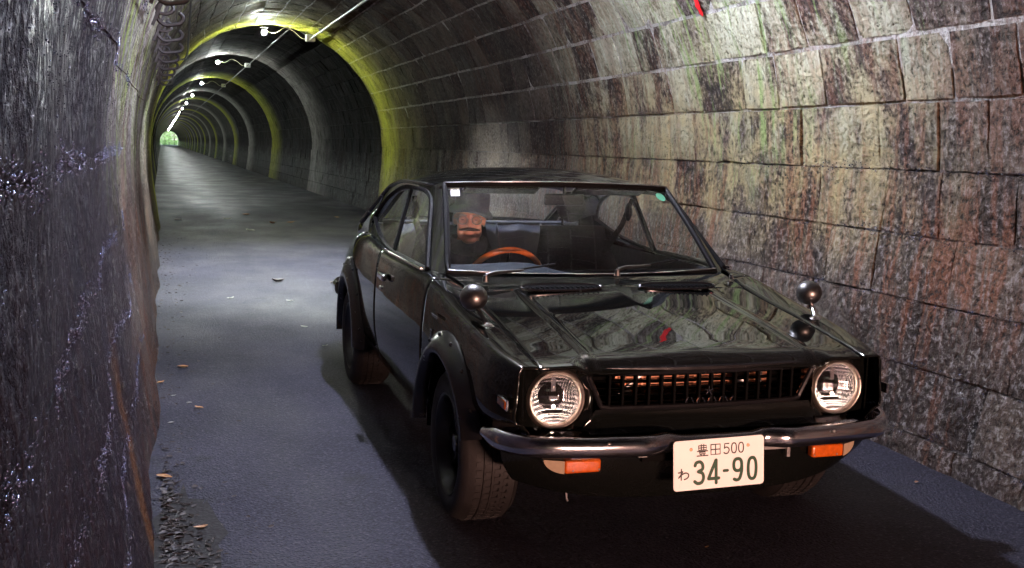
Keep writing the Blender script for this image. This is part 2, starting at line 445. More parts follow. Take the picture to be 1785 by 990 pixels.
def leafmat(name, a, b, trans=.0):
    t = NT(name); oi = t.new('ShaderNodeObjectInfo'); n = t.noise(t.pos(), 14, 4)
    c = t.mix(n, a, b)
    m = t.prin(col=c, rough=.55)
    if trans:
        bs = [q for q in t.n if q.type == 'BSDF_PRINCIPLED'][0]
        tl = t.new('ShaderNodeBsdfTranslucent'); t.link(c, tl.inputs[0])
        mx = t.new('ShaderNodeMixShader'); mx.inputs[0].default_value = trans
        t.link(bs.outputs[0], mx.inputs[1]); t.link(tl.outputs[0], mx.inputs[2]); t.link(mx.outputs[0], t.out.inputs[0])
    return m
M['leaf_tan'] = leafmat('dead_leaf_tan', (.40, .19, .075), (.55, .30, .13))
M['leaf_brown'] = leafmat('dead_leaf_brown', (.018, .012, .009), (.060, .040, .030))
M['leaf_pale'] = leafmat('dead_leaf_pale', (.34, .33, .30), (.5, .48, .42))
M['leaf_green'] = leafmat('green_foliage', (.13, .28, .08), (.22, .40, .13), .45)
M['bark'] = simple('bark', (.06, .045, .035), .8, nscale=20, namt=.4)
M['grass'] = simple('grassy_ground', (.06, .10, .03), .9, nscale=1.5, namt=.4)
# ------------------------------------------------------------------ tunnel
def gz(D): return -.0018 * max(D - 20, 0)                   # the floor falls gently towards the far mouth
def near_prof(t, D, off=0.0):
    """t: 0..8.82 along the lining from the left foot to the right foot; off: metres into the tunnel"""
    xl, xr = -.045 - .0065 * D, 3.19 + .021 * D
    c, a, zs, b = (xl + xr) / 2, (xr - xl) / 2 + .13, 1.25, 2.10 + .003 * D
    if t <= 1.26:
        k = t / 1.26; x = c - a + .13 * (1 - k)**1.6; z = zs * k; n = (1, .06)
    elif t >= 7.56:
        k = (8.82 - t) / 1.26; x = c + a - .13 * (1 - k)**1.6; z = zs * k; n = (-1, .06)
    else:
        ph = math.pi * (1 - (t - 1.26) / 6.30)
        x = c + a * math.cos(ph); z = zs + b * math.sin(ph)
        n = (-math.cos(ph) / a, -math.sin(ph) / b); l = math.hypot(*n); n = (n[0] / l, n[1] / l)
    return Vector((x + n[0] * off, D, z + n[1] * off))
def far_c(D): return 1.78 - .0055 * (D - 25)
def far_prof(t, D, off=0.0):
    """t: 0..9.9"""
    c, a, zs, b = far_c(D), 2.30, 1.3, 2.55
    if t <= 1.3:
        k = t / 1.3; x = c - a + .13 * (1 - k)**1.6; z = zs * k; n = (1, .06)
    elif t >= 8.6:
        k = (9.9 - t) / 1.3; x = c + a - .13 * (1 - k)**1.6; z = zs * k; n = (-1, .06)
    else:
        ph = math.pi * (1 - (t - 1.3) / 7.3)
        x = c + a * math.cos(ph); z = zs + b * math.sin(ph)
        n = (-math.cos(ph) / a, -math.sin(ph) / b); l = math.hypot(*n); n = (n[0] / l, n[1] / l)
    return Vector((x + n[0] * off, D, z + n[1] * off + gz(D)))
STEP = 19.5
tunnel = tag(empty('stone_tunnel', (1.6, 0, 0)), 'vaulted tunnel of weathered stone blocks stained with lime, rust and algae', 'tunnel')
TO = Vector((1.6, 0, 0))
def tobj(mb, name, mat, **kw):
    mb.v = [(x - TO.x, y - TO.y, z - TO.z) for x, y, z in mb.v]
    return mb.build(name, mat, tunnel, **kw)
def wob(t, D):                                             # slow unevenness of the old lining
    return .016 * math.sin(1.9 * D + 1.3 * t) * math.sin(.73 * D + 2.1 * t + 1) + .011 * math.sin(3.7 * D - 2.6 * t) + .0045 * math.sin(14 * D + 5 * t) * math.sin(11 * t - 6 * D)
mb = MB(); mb.grid(lambda t, D: near_prof(t, D, (-.0015 if 1.75 < t < 7.05 else -.009) + wob(t, D)), lin(-.03, 8.85, 200), lin(-30, -2.4, 30) + lin(-2, STEP, 190))
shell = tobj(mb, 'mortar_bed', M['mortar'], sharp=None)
mb = MB()
mb.grid(lambda t, k: near_prof(t, STEP, -.002).lerp(Vector((lambda q: (q.x, STEP + .004, q.z))(far_prof(t / 8.82 * 9.9, STEP, 0))), k), lin(0, 8.82, 70), [0, 1])
tobj(mb, 'lining_step', M['mortar'], sharp=None)
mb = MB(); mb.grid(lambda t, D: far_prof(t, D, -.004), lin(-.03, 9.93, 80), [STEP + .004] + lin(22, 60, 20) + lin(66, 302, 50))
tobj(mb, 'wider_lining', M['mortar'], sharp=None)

def block_mesh(prof, t0, t1, d0, d1, rr, detail, dep):
    """one dressed block: grid front with knocked edges, sides going back into the bed"""
    nt, nd = (4, 5) if detail else (2, 2)
    left = prof is near_prof and t1 < 2.6               # the left wall is dressed smoother
    jk = .06 if left else (.5 if prof is near_prof and 1.7 < t0 < 7.1 else .75)
    g = (.0008 if left else (.0105 if prof is near_prof and 1.7 < t0 < 7.1 else .003)) + rr.random() * (.0004 if left else .003)
    ts = lin(t0 + g, t1 - g, nt); gd = .0008 if left else g * .8; ds = lin(d0 + gd, d1 - gd, nd)
    base = dep + rr.uniform(-.005, .006) * jk; ta, tb = rr.uniform(-.005, .005) * jk, rr.uniform(-.005, .005) * jk
    v, f = [], []
    for i, t in enumerate(ts):
        for j, D in enumerate(ds):
            edge = (i in (0, nt - 1)) + (j in (0, nd - 1))
            e = -.007 * ((i in (0, nt - 1)) if left else edge) * jk if detail else 0
            jt = jk * rr.uniform(-.006, .006) if edge and detail else 0
            jd = 0 if left else jk * rr.uniform(-.007, .007) if edge and detail else 0
            o = base + e + ta * (i / (nt - 1) - .5) * 2 + tb * (j / (nd - 1) - .5) * 2 + (jk * rr.uniform(-.006, .007) if detail else 0)
            v.append(prof(t + jt, D + jd, o + (wob(t, D) if prof is near_prof else 0)))
    for i in range(nt - 1):
        for j in range(nd - 1):
            f.append((i * nd + j, (i + 1) * nd + j, (i + 1) * nd + j + 1, i * nd + j + 1))
    ring = [i * nd for i in range(nt)] + [(nt - 1) * nd + j for j in range(1, nd)] + [i * nd + nd - 1 for i in range(nt - 2, -1, -1)] + [j for j in range(nd - 2, 0, -1)]
    n0 = len(v)
    for q in ring:
        i, j = divmod(q, nd); v.append(prof(ts[i], ds[j], -.04))
    m = len(ring)
    for k in range(m):
        k2 = (k + 1) % m
        f.append((ring[k], n0 + k, n0 + k2, ring[k2]))
    return v, f
def set_tone(me, vals):
    a = me.attributes.new('tone', 'FLOAT', 'POINT'); a.data.foreach_set('value', vals)
rb = random.Random(11)
blocks = []
cuts = [.115 + (8.82 - .23) / 28 * k for k in range(29)]
cuts = [-.02] + cuts + [8.84]
for ci in range(len(cuts) - 1):
    t0, t1 = cuts[ci], cuts[ci + 1]
    D = -1.2 + rb.uniform(-.3, 0)
    while D < STEP - .02:
        L = rb.choice((.36, .42, .44, .46, .52, .62)) * rb.uniform(.94, 1.08)
        d1 = min(D + L, STEP)
        if STEP - d1 < .16: d1 = STEP
        c = near_prof((t0 + t1) / 2, (D + d1) / 2)
        q = [px_of(near_prof(a, b)) for a, b in ((t0, D), (t1, D), (t1, d1), (t0, d1))]
        area = 0
        if all(q) and d1 > .9:
            cl = [(min(max(x, 0), 1785), min(max(y, 0), 990)) for x, y in q]
            area = abs(sum(cl[i][0] * cl[(i + 1) % 4][1] - cl[(i + 1) % 4][0] * cl[i][1] for i in range(4))) / 2
        blocks.append((area, t0, t1, D, d1)); D = d1
blocks.sort(key=lambda b: -b[0])
rest = MB(); tones = []
for i, (area, t0, t1, d0, d1) in enumerate(blocks):
    rr = random.Random(i * 13 + 5)
    tone = rr.random()
    v, f = block_mesh(near_prof, t0, t1, d0, d1, rr, i < 900, .008 if 1.6 < t0 < 7.0 else (.010 if t0 > 4.4 else .004))
    if i < 300 and area > 0:
        c = sum(v, Vector()) / len(v)
        o = mobj('stone_block', [p - c for p in v], f, M['stone'], tunnel, True, 50)
        o.location = c - TO
        set_tone(o.data, [tone] * len(v))
    else:
        rest.add(v, f); tones += [tone] * len(v)
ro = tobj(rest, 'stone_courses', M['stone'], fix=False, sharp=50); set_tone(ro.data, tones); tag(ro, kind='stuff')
rj = random.Random(77)
def nodules(name, lines, d0, d1, count, sig, rmin, rmax, stray):
    """metal beads added along the joints to imitate wet glints: small faceted lumps, too many to count"""
    mbn = MB()
    dens = [(rj.uniform(.5, 4), rj.uniform(0, 6), rj.uniform(0, 6)) for _ in lines]
    n = 0
    while n < count:
        i = rj.randrange(len(lines)); tc = lines[i]; d = d0 + (d1 - d0) * rj.random()**1.35
        if rj.random() < stray: tt = tc + rj.uniform(-.17, .17); r = rj.uniform(rmin, rmin * 1.8)
        else:
            if .5 + .5 * math.sin(d * 3.1 + dens[i][1]) * math.sin(d * 7.3 + dens[i][2]) < rj.random() * 1.1: continue
            tt = tc + rj.gauss(0, sig) + .008 * math.sin(d * 5 + i); r = rj.uniform(rmin, rmax)
        p = near_prof(tt, d, .006 + wob(tt, d) + rj.uniform(0, .004)); q = Matrix.Rotation(rj.uniform(0, 6.28), 3, 'X') @ Matrix.Rotation(rj.uniform(0, 6.28), 3, 'Y')
        s = (r * rj.uniform(.6, 1.3), r * rj.uniform(.8, 2.0), r * rj.uniform(.6, 1.4))
        mbn.add([p + q @ Vector((x * s[0], y * s[1], z * s[2])) for x, y, z in ((1, 0, 0), (0, 1, 0), (-1, 0, 0), (0, -1, 0), (0, 0, 1), (0, 0, -1))], [(0, 1, 4), (1, 2, 4), (2, 3, 4), (3, 0, 4), (1, 0, 5), (2, 1, 5), (3, 2, 5), (0, 3, 5)])
        n += 1
    tag(tobj(mbn, name, M['glint_bead'], smooth=True, sharp=None, fix=False), kind='stuff')
nodules('glint_beads', cuts[2:8], 1.1, 5.5, 9000, .015, .0008, .0034, .30)
nodules('glint_beads', cuts[-6:-1], 2.6, 6.0, 4500, .016, .0012, .0042, .45)
farb = MB(); tones = []
fc = [9.9 / 33 * k for k in range(34)]
for ci in range(33):
    D = STEP + rb.uniform(-.25, 0) + .02
    while D < 62:
        L = rb.uniform(.42, .75); rr = random.Random(int(D * 977) + ci * 31)
        d0 = max(D, STEP + .01)
        v, f = block_mesh(far_prof, fc[ci], fc[ci + 1], d0, D + L, rr, False, .022 if 4 < ci < 29 else .045)
        farb.add(v, f); tones += [rr.random()] * len(v); D += L
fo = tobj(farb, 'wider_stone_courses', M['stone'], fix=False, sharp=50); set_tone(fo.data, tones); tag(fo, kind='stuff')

# red paint daub on a block high on the haunch
mb = MB(); pr = random.Random(3)
for k in range(7):
    tt, dd = 6.44 + .10 * k / 6 + pr.uniform(-.012, .012), 6.21 - .03 * k / 6 + pr.uniform(-.012, .012)
    c = near_prof(tt, dd, .031)
    n = 10; q = [near_prof(tt + .028 * math.sin(a) * pr.uniform(.7, 1.2), dd + .024 * math.cos(a) * pr.uniform(.7, 1.2), .0235 + .0015 * k) for a in [2 * math.pi * i / n for i in range(n)]]
    mb.add([c] + q, [(0, 1 + i, 1 + (i + 1) % n) for i in range(n)])
tobj(mb, 'paint_daub', M['redpaint'])

# ------------------------------------------------------------------ road and ground
mb = MB()
ys = lin(-60, 20, 81) + lin(24, 340, 60)
mb.grid(lambda x, y: (x + (far_c(y) - 1.78 if y > 25 else 0), y, gz(y) + .004), lin(-1.2, 4.8, 25), ys)
road = mb.build('road', M['asphalt'], sharp=None); tag(road, kind='structure')
mb = MB(); mb.grid(lambda x, y: (x, y, -1.2), lin(-1500, 1500, 7), lin(-1200, 1800, 7))
tag(mb.build('ground', M['grass']), kind='structure')

# debris: leaf litter along the left foot, small grit, single fallen leaves
def leaf_shape(L, Wd, rr, curl=.25):
    v = []; n = 5
    for i in range(n):
        k = i / (n - 1); w = Wd * math.sin(math.pi * (k * .86 + .07)) * rr.uniform(.8, 1.15)
        z = curl * L * (k - .5)**2 * rr.uniform(.3, 1.6)
        v += [((k - .5) * L, -w / 2, z + abs(w) * .25), ((k - .5) * L, 0, z), ((k - .5) * L, w / 2, z + abs(w) * .25)]
    f = []
    for i in range(n - 1):
        for j in range(2):
            f.append((i * 3 + j, i * 3 + j + 1, i * 3 + j + 4, i * 3 + j + 3))
    return v, f
lit = MB(); rl = random.Random(21)
for k in range(1900):
    if k < 1400:
        y = 2.6 + abs(rl.gauss(0, .85)); x = -.04 + abs(rl.gauss(0, .16)) * max(.25, 1.7 - .33 * y) 
    else:
        y = rl.uniform(2, 17); x = -.06 - .005 * y + abs(rl.gauss(0, .10)) + (.0 if rl.random() < .7 else rl.random() * .35)
    s = rl.uniform(.008, .034); v, f = leaf_shape(s, s * rl.uniform(.35, .7), rl)
    m = Matrix.Translation((x, y, .0085)) @ Matrix.Rotation(rl.uniform(0, 6.28), 4, 'Z') @ Matrix.Rotation(rl.uniform(-.35, .35), 4, 'X')
    lit.add([m @ Vector(p) for p in v], f)
tag(lit.build('leaf_litter', M['leaf_brown'], fix=False), 'dark leaf litter and grit along the wall foot below the hooks', 'leaf litter', kind='stuff')
mb = MB(); V = [(0.0, 3.3, .010)]; rs_ = random.Random(31)
for i in range(48):
    a = 2 * math.pi * i / 48; V.append((.02 + (.22 if math.cos(a) > 0 else .12) * math.cos(a) * rs_.uniform(.5, 1.2), 3.15 + 1.15 * math.sin(a) * rs_.uniform(.85, 1.1), .0062))
mb.add(V, [(0, 1 + i, 1 + (i + 1) % 48) for i in range(48)]); tag(mb.build('soil_patch', M['soil']), 'patch of dark soil under the leaf litter at the wall foot', 'soil', kind='stuff')
def gp(px, py, z=.009):                # where a pixel's ray meets the road: gives each leaf its place on the ground
    d = fw + rt * ((px - 892.5) / 1861.25) + upv * ((495 - py) / 1861.25)
    k = (z - CAM_H) / d.z; return Vector((d.x * k, d.y * k, z))
leaf_spots = [(286, 832, 'leaf_tan', .075, 'curled tan leaf on the asphalt by the wall foot, beside the dark leaf litter'),
              (350, 920, 'leaf_tan', .05, 'small orange leaf lying on the dark leaf litter'),
              (318, 640, 'leaf_tan', .075, 'flat tan leaf on the asphalt a stride from the wall foot'),
              (347, 711, 'leaf_tan', .05, 'narrow orange leaf alone on bare asphalt'),
              (280, 667, 'leaf_tan', .05, 'reddish leaf touching the foot of the wall'),
              (302, 690, 'leaf_pale', .03, 'pale leaf scrap near the dirt patch by the wall'),
              (330, 702, 'leaf_pale', .032, 'whitish scrap on asphalt next to the narrow orange leaf'),
              (298, 737, 'leaf_pale', .035, 'yellowish leaf scrap at the wall foot'),
              (402, 520, 'leaf_pale', .07, 'white scrap in the middle of the empty lane'),
              (485, 490, 'leaf_brown', .16, 'dark crumpled leaf in the lit pool on the lane'),
              (505, 525, 'leaf_pale', .07, 'faint grey scrap on the lane beside the dark crumpled leaf'),
              (530, 570, 'leaf_pale', .06, 'faint pale scrap on the lane near the rear of the car'),
              (583, 493, 'leaf_brown', .14, 'dark leaf beside the rear of the car'),
              (567, 603, 'leaf_pale', .05, 'pale fleck at the edge of the shadow of the car'),
              (1597, 841, 'leaf_tan', .035, 'orange leaf scrap on asphalt between the car and the wall'),
              (310, 383, 'leaf_pale', .13, 'pale leaf on the lane near the step in the lining'),
              (396, 382, 'leaf_pale', .15, 'bright scrap on the wet sheen near the step'),
              (436, 402, 'leaf_pale', .15, 'pale oval leaf just this side of the wet sheen'),
              (475, 389, 'leaf_tan', .16, 'tan leaf among scraps on the far lane'),
              (507, 388, 'leaf_tan', .14, 'brownish leaf on the far lane beyond the tan one'),
              (429, 374, 'leaf_tan', .13, 'small leaf beyond the bright scrap on the far lane'),
              (587, 379, 'leaf_tan', .12, 'leaf by the foot of the yellow arch'),
              (1232, 954, 'leaf_tan', .02, 'tiny orange scrap in the shadow before the number plate')]
for i, (px, py, mt, s, lab) in enumerate(leaf_spots):
    rr = random.Random(i + 50); v, f = leaf_shape(s, s * .5, rr, .5)
    o = mobj('fallen_leaf', v, f, M[mt], None, True, None)
    o.location = gp(px, py, .0085); o.rotation_euler = (0, 0, rr.uniform(-.9, .9))
    tag(o, lab, 'leaf', 'fallen leaves on the road')

# ------------------------------------------------------------------ lamps, conduit, hooks
def lamp(name, p, mat, label, r=.05, shade=None, ceil_z=3.4, jbox=None, group=None):
    root = tag(empty(name, (p[0], p[1], ceil_z)), label, 'lamp', group)
    c = Vector((0, 0, p[2] - ceil_z))
    mb = MB(); mb.ball((0, 0, c.z), (r, r, r * 1.08), 14, 9); mb.build('bulb', mat, root)
    mb = MB(); mb.lathe([(.001, r + .075), (.026, r + .075), (.03, r + .02), (.024, r * .75), (.001, r * .7)], c, 'z', 14); mb.build('socket', M['iron'], root)
    if shade is None and mat is not M['bulb_cool']:
        mb = MB(); mb.lathe([(.001, r + .052), (.085, r + .046), (.086, r + .050), (.001, r + .058)], c, 'z', 18); mb.build('light_block_disc', M['enamel'], root)  # added disc that blocks light going up to the crown
    if ceil_z - p[2] - r - .07 > .01:
        mb = MB(); mb.tube([(0, 0, c.z + r + .07), (0, 0, .0)], .012, 8); mb.box((0, 0, .0), (.16, .03, .03)); mb.build('bracket', M['iron'], root)
    if shade == 'plate':                 # flat reflector plate on the far side
        mb = MB(); mb.lathe([(.002, r * 1.35), (.24, r * 1.2), (.30, r * .2), (.302, r * .2), (.242, r * 1.28), (.002, r * 1.45)], c, 'y', 20); mb.build('reflector_plate', M['enamel'], root)
    if shade == 'hood':
        mb = MB(); mb.lathe([(.03, .09), (.075, .07), (.185, -.18), (.189, -.18), (.08, .075), (.03, .095)], c, 'z', 24); mb.build('hood', M['enamel'], root)
    if jbox:
        j = Vector(jbox) - Vector((p[0], p[1], ceil_z))
        mb = MB(); b = c + Vector((.03, 0, r))
        path = smooth_path([b, b.lerp(j, .2) + Vector((0, 0, -.02)), b.lerp(j, .42) + Vector((0, 0, .10)), b.lerp(j, .62) + Vector((0, 0, .07)), b.lerp(j, .82) + Vector((0, 0, -.03)), j], 6)
        mb.tube(path, .0045, 6); mb.build('lamp_cable', M['cable'], root)
        mb = MB(); mb.box(j, (.16, .15, .12)); bevel(mb.build('junction_box', M['plastic'], root), .01)
    return root
LG = 'lamps hung along the crown of the far tunnel'
lamp('tunnel_lamp', (1.3, 5.3, 3.12), M['bulb_cool'], 'bare cool white bulb under the vault directly above the car', .05, None, 3.33)
lamp('tunnel_lamp', (1.5, 11.7, 3.22), M['bulb_road'], 'hooded lamp under the vault shining down on the lane behind the car', .05, 'hood', 3.36)
lamp('tunnel_lamp', (1.605, 19.36, 3.255), M['bulb'], 'glaring bare bulb hung under the yellow arch, cable looping to a box', .038, None, 3.40, (2.39, 19.3, 3.20))
for k in range(19):
    D = 32 + 12 * k; X = far_c(D) - .37 - .003 * (D - 32) if k < 6 else far_c(D) - .5
    z = 3.6 + gz(D)
    lab = 'bare bulb on the second lit arch beyond the yellow one' if k == 0 else ('bare bulb on the yellow green third arch of the tunnel' if k == 1 else 'small distant bulb in the row of tunnel lamps')
    jb = (X + .82, D + .03, 3.55 + gz(D)) if k < 2 else None
    lamp('tunnel_lamp', (X, D, z), M['bulb_far'], lab, .033, None, 3.83 + gz(D), jb, LG)
mb = MB(); mb.tube([(2.39, y, 3.185) for y in lin(-2, 19.3, 12)], .018, 8)
for y in lin(1.5, 18, 8): mb.box((2.40, y, 3.205), (.06, .03, .07))
tag(mb.build('cable_conduit', M['galv']), 'pale galvanised cable conduit running along the vault to the junction box', 'conduit')
mb = MB(); mb.tube([(2.39, 19.3, 3.2)] + [(far_c(D) + .43, D, 3.53 + gz(D)) for D in (20.6, 32, 44, 56, 68, 80, 100)], .013, 8)
tag(mb.build('cable_conduit', M['cableb']), 'thin dark conduit between lamps beyond the yellow arch', 'conduit')

hook_d = [5.1 + .97 * k for k in range(9)]
for k, D in enumerate(hook_d):
    rr = random.Random(k + 90); wx = near_prof(1.26 + .78, D).x; zb = 2.0
    root = empty('cable_hook', (wx, D, zb)); 
    lab = {0: 'iron cable hook at the end of the row farthest from the yellow arch', 8: 'last iron cable hook in the row toward the yellow arch'}.get(k, 'black iron cable hook in the row above the open lane')
    tag(root, lab, 'hook', 'iron cable hooks along the vault above the open lane')
    mb = MB(); mb.box((.02 + .035, 0, .10), (.016, .05, .26), Matrix.Rotation(R(22), 3, 'Y')); mb.build('wall_strap', M['iron'], root)
    s = rr.uniform(.9, 1.1)
    mb = MB(); mb.tube(smooth_path([(.03, .0, .05), (.035, .005, .01), (.07, .01, -.015), (.12, .012, -.01), (.165 * s, .012, .0), (.175 * s, .01, .03), (.155 * s, 0, .05)], 5), .0115, 7); mb.build('hook_arm', M['iron'], root)
    mb = MB(); mb.tube(smooth_path([(.05, -.01, .10), (.03, -.012, .07), (.04, -.012, .045), (.08, -.01, .04), (.11, -.008, .06), (.105, -.005, .09), (.08, -.003, .10)], 5), .010, 7); mb.build('upper_curl', M['iron'], root)
mb = MB(); mb.tube(smooth_path([(.10, 4.0, 2.16), (.11, 5.0, 2.10), (.12, 6.5, 2.0), (.125, 7.8, 1.95), (.09, 9.4, 2.03), (.03, 11.5, 2.12)], 8), .006, 6)
tag(mb.build('slack_cable', M['cableb']), 'slack black cable hanging in the row of iron hooks', 'cable')
mb = MB(); mb.tube(smooth_path([(.05, 4.3, 2.13), (.06, 4.9, 2.06), (.055, 5.6, 2.09), (.05, 6.6, 2.02)], 8), .004, 6)
tag(mb.build('slack_cable', M['galv']), 'thin grey wire threaded through the iron hooks', 'cable')

# ------------------------------------------------------------------ outside the far mouth
rt_ = random.Random(5)
for i, (x, y, h, w) in enumerate([(-.9, 314, 4.6, 2.4), (1.6, 318, 5.2, 2.6), (.2, 324, 6.5, 3.4), (-3.4, 322, 6, 3), (4.2, 325, 6.2, 3.2)]):
    z0 = -.6; root = tag(empty('green_tree', (x, y, z0)), ['bright green bush outside the far tunnel mouth', 'taller sunlit bush outside the far tunnel mouth', 'green tree behind the bushes outside the far mouth', 'green tree outside the far mouth, hidden mostly by the lining', 'leafy tree outside the far mouth on the side of the conduit'][i], 'tree', 'greenery outside the far mouth')
    mb = MB(); mb.tube([(0, 0, -.6), (.05, 0, h * .3), (.0, .1, h * .75)], [.16, .11, .04], 8); 
    for a in range(4):
        an = a * 1.6 + i; mb.tube([(0, 0, h * (.25 + .1 * a)), (math.cos(an) * w * .4, math.sin(an) * w * .4, h * (.5 + .1 * a))], [.06, .02], 6)
    mb.build('trunk', M['bark'], root)
    mb = MB()
    for k in range(900):
        a, b = rt_.uniform(0, 6.28), rt_.random()**.5
        zz = rt_.uniform(.0, 1); rad = w * .75 * b * (math.sin(math.pi * (zz * .85 + .1)))
        p = Vector((rad * math.cos(a), rad * math.sin(a), h * (.02 + .98 * zz))); s = rt_.uniform(.12, .26)
        q = Matrix.Rotation(rt_.uniform(0, 6.28), 3, 'Z') @ Matrix.Rotation(rt_.uniform(-1.2, 1.2), 3, 'X')
        mb.add([p + q @ Vector(c) for c in ((-s, 0, 0), (0, -s * .5, .02), (s, 0, 0), (0, s * .5, .02))], [(0, 1, 2, 3)])
    mb.build('crown', M['leaf_green'], root, smooth=False, fix=False)
# ------------------------------------------------------------------ the car.  local: u across, v back from the nose, w up
car = tag(empty('coupe_car', (1.7193, 3.0629, 0), R(-.7526)), 'glossy black vintage two door coupe with white number plate and round headlights', 'car')
HE = crv([(.04, .690), (.10, .702), (.28, .730), (.48, .760), (.77, .798), (.95, .824), (1.02, .834), (1.26, .858)])       # height of the hood edge
CR = crv([(.04, .692), (.10, .705), (.28, .735), (.48, .767), (.77, .806), (1.02, .845), (1.26, .866), (2.0, .866), (2.4, .882), (2.7, .900), (3.05, .885), (3.34, .83), (3.6, .77), (3.92, .72)])
UC = crv([(.04, .655), (.10, .672), (.2, .692), (.45, .712), (.8, .722), (1.26, .730), (2.2, .735), (2.7, .728), (3.05, .715), (3.34, .69), (3.6, .655), (3.92, .60)])
WB = crv([(.04, .662), (.10, .690), (.2, .722), (.45, .748), (.8, .760), (1.26, .766), (2.0, .772), (2.8, .772), (3.2, .765), (3.6, .735), (3.92, .655)])
UE = crv([(.04, .603), (.95, .603), (1.12, .640), (1.26, .672), (1.5, .698), (2.4, .698), (2.9, .69), (3.3, .65), (3.6, .62), (3.92, .57)])  # inner edge of the wing top
BOT = crv([(.04, .47), (.12, .45), (.35, .42), (.9, .27), (1.0, .27), (2.4, .27), (3.3, .30), (3.92, .42)])
BS_T = {}
def bspline(ctrl, s):
    n = len(ctrl); k = 3
    knots = [0] * k + lin(0, 1, n - k + 1) + [1] * k
    s = min(max(s, 0), 1 - 1e-9)
    i = k
    while not (knots[i] <= s < knots[i + 1]): i += 1
    d = [ctrl[j + i - k] for j in range(k + 1)]
    for r in range(1, k + 1):
        for j in range(k, r - 1, -1):
            a = (s - knots[j + i - k]) / (knots[j + 1 + i - r] - knots[j + i - k])
            d[j] = ((1 - a) * d[j - 1][0] + a * d[j][0], (1 - a) * d[j - 1][1] + a * d[j][1])
    return d[k]
def side(s, v):
    """outer skin from the inner wing edge (s=0) over the crest to the sill (s=1), right half"""
    ue, uc, W, C, B = UE(v), UC(v), WB(v), CR(v), BOT(v)
    we = HE(v) if v < 1.0 else (HE(v) * (1 - sst(1.0, 1.3, v)) + (C + .002) * sst(1.0, 1.3, v))
    ctrl = [(ue, we), (ue * .55 + uc * .45, C - .001), (uc - .012, C + .001), (uc + .004, C - .006), (uc * .4 + W * .6, C - .05), (W, C - .14 - .04 * sst(.3, 1, v)), (W + .004, .52), (W - .008, (.52 + B) * .5 + .02), (W - .03, B + .05), (W - .06, B)]
    return bspline(ctrl, s)
def panel(name, s0, s1, v0, v1, ns, nv, sgn, mat, arch=(), parent=car, skirt=.014, vs_=None):
    ss = lin(s0, s1, ns); vv = vs_ or lin(v0, v1, nv)
    mb = MB(); mb.grid(lambda s, v: (lambda p: (sgn * p[0], v, p[1]))(side(s, v)), ss, vv)
    drop = set()
    for fi, q in enumerate(mb.f):
        c = [sum(mb.v[i][k] for i in q) / 4 for k in range(3)]
        for (cv_, cw_, r) in arch:
            if (c[1] - cv_)**2 + (c[2] - cw_)**2 < r * r: drop.add(fi)
    mb.f = [q for i, q in enumerate(mb.f) if i not in drop]
    o = mb.build(name, mat, parent, sharp=None)
    bm = bmesh.new(); bm.from_mesh(o.data)
    if sum(f.normal.x * sgn * f.calc_area() for f in bm.faces) < 0: bmesh.ops.reverse_faces(bm, faces=bm.faces)
    lo = [v for v in bm.verts if not v.link_faces]; bmesh.ops.delete(bm, geom=lo, context='VERTS')
    bm.to_mesh(o.data); bm.free(); o.data.shade_smooth()
    m = o.modifiers.new('sheet', 'SOLIDIFY'); m.thickness = .006; m.offset = -1
    return o
ARCH = [(.705, .285, .352), (3.035, .285, .352)]
for sg in (-1, 1):
    panel('front_wing', 0, 1, .078, 1.095, 46, 90, sg, M['paint'], ARCH[:1])
    d = panel('door', .11, 1, 1.101, 2.195, 40, 30, sg, M['paint'])
    panel('door_top_strip', 0, .104, 1.101, 2.195, 6, 30, sg, M['paint'])
    q = panel('rear_quarter', 0, 1, 2.201, 3.90, 46, 130, sg, M['paint'], ARCH[1:])
    # chrome belt strip, handle, key lock
    mb = MB(); mb.tube([(sg * (UC(v) - .004), v, CR(v) + .006) for v in lin(1.30, 2.02, 14)], .0075, 6); mb.build('belt_moulding', M['chrome'], d)
    hb = lambda v, w, o: (sg * (.770 + o), v, w)
    mb = MB(); mb.box(hb(1.93, .765, .012), (.026, .125, .032)); bevel(mb.build('door_handle', M['chrome'], d), .008, 3)
    mb = MB(); mb.lathe([(.001, sg * .008), (.009, sg * .008), (.011, 0)], hb(2.02, .70, .0), 'x', 12); mb.build('key_lock', M['chrome'], d)
# hood
def hood_w(u, v):
    a = abs(u); t = min(a / .6, 1)
    w = HE(v) + .010 * (1 - t * t) + .006 * math.exp(-((a - .41) / .012)**2) + .007 * max(0, 1 - a / .41) * sst(.0, .25, v)
    roll = max(0, (.155 - v) / .085) 
    w -= (.030 * roll**2) * (1 - sst(.42, .48, a)) + .004 * roll**2
    return w
hv = lin(.072, .13, 9) + lin(.145, .95, 60)
mb = MB(); mb.grid(lambda u, v: (u, v + .018 * (u / .6)**2 * (1 - sst(.05, .4, v)), hood_w(u, v)), lin(-.5985, .5985, 121), hv)
n0 = len(mb.v)
hood = mb.build('hood', M['paint'], car, sharp=None)
hood.modifiers.new('sheet', 'SOLIDIFY').thickness = .012; hood.modifiers['sheet'].offset = -1 if hood.data.polygons[0].normal.z > 0 else 1
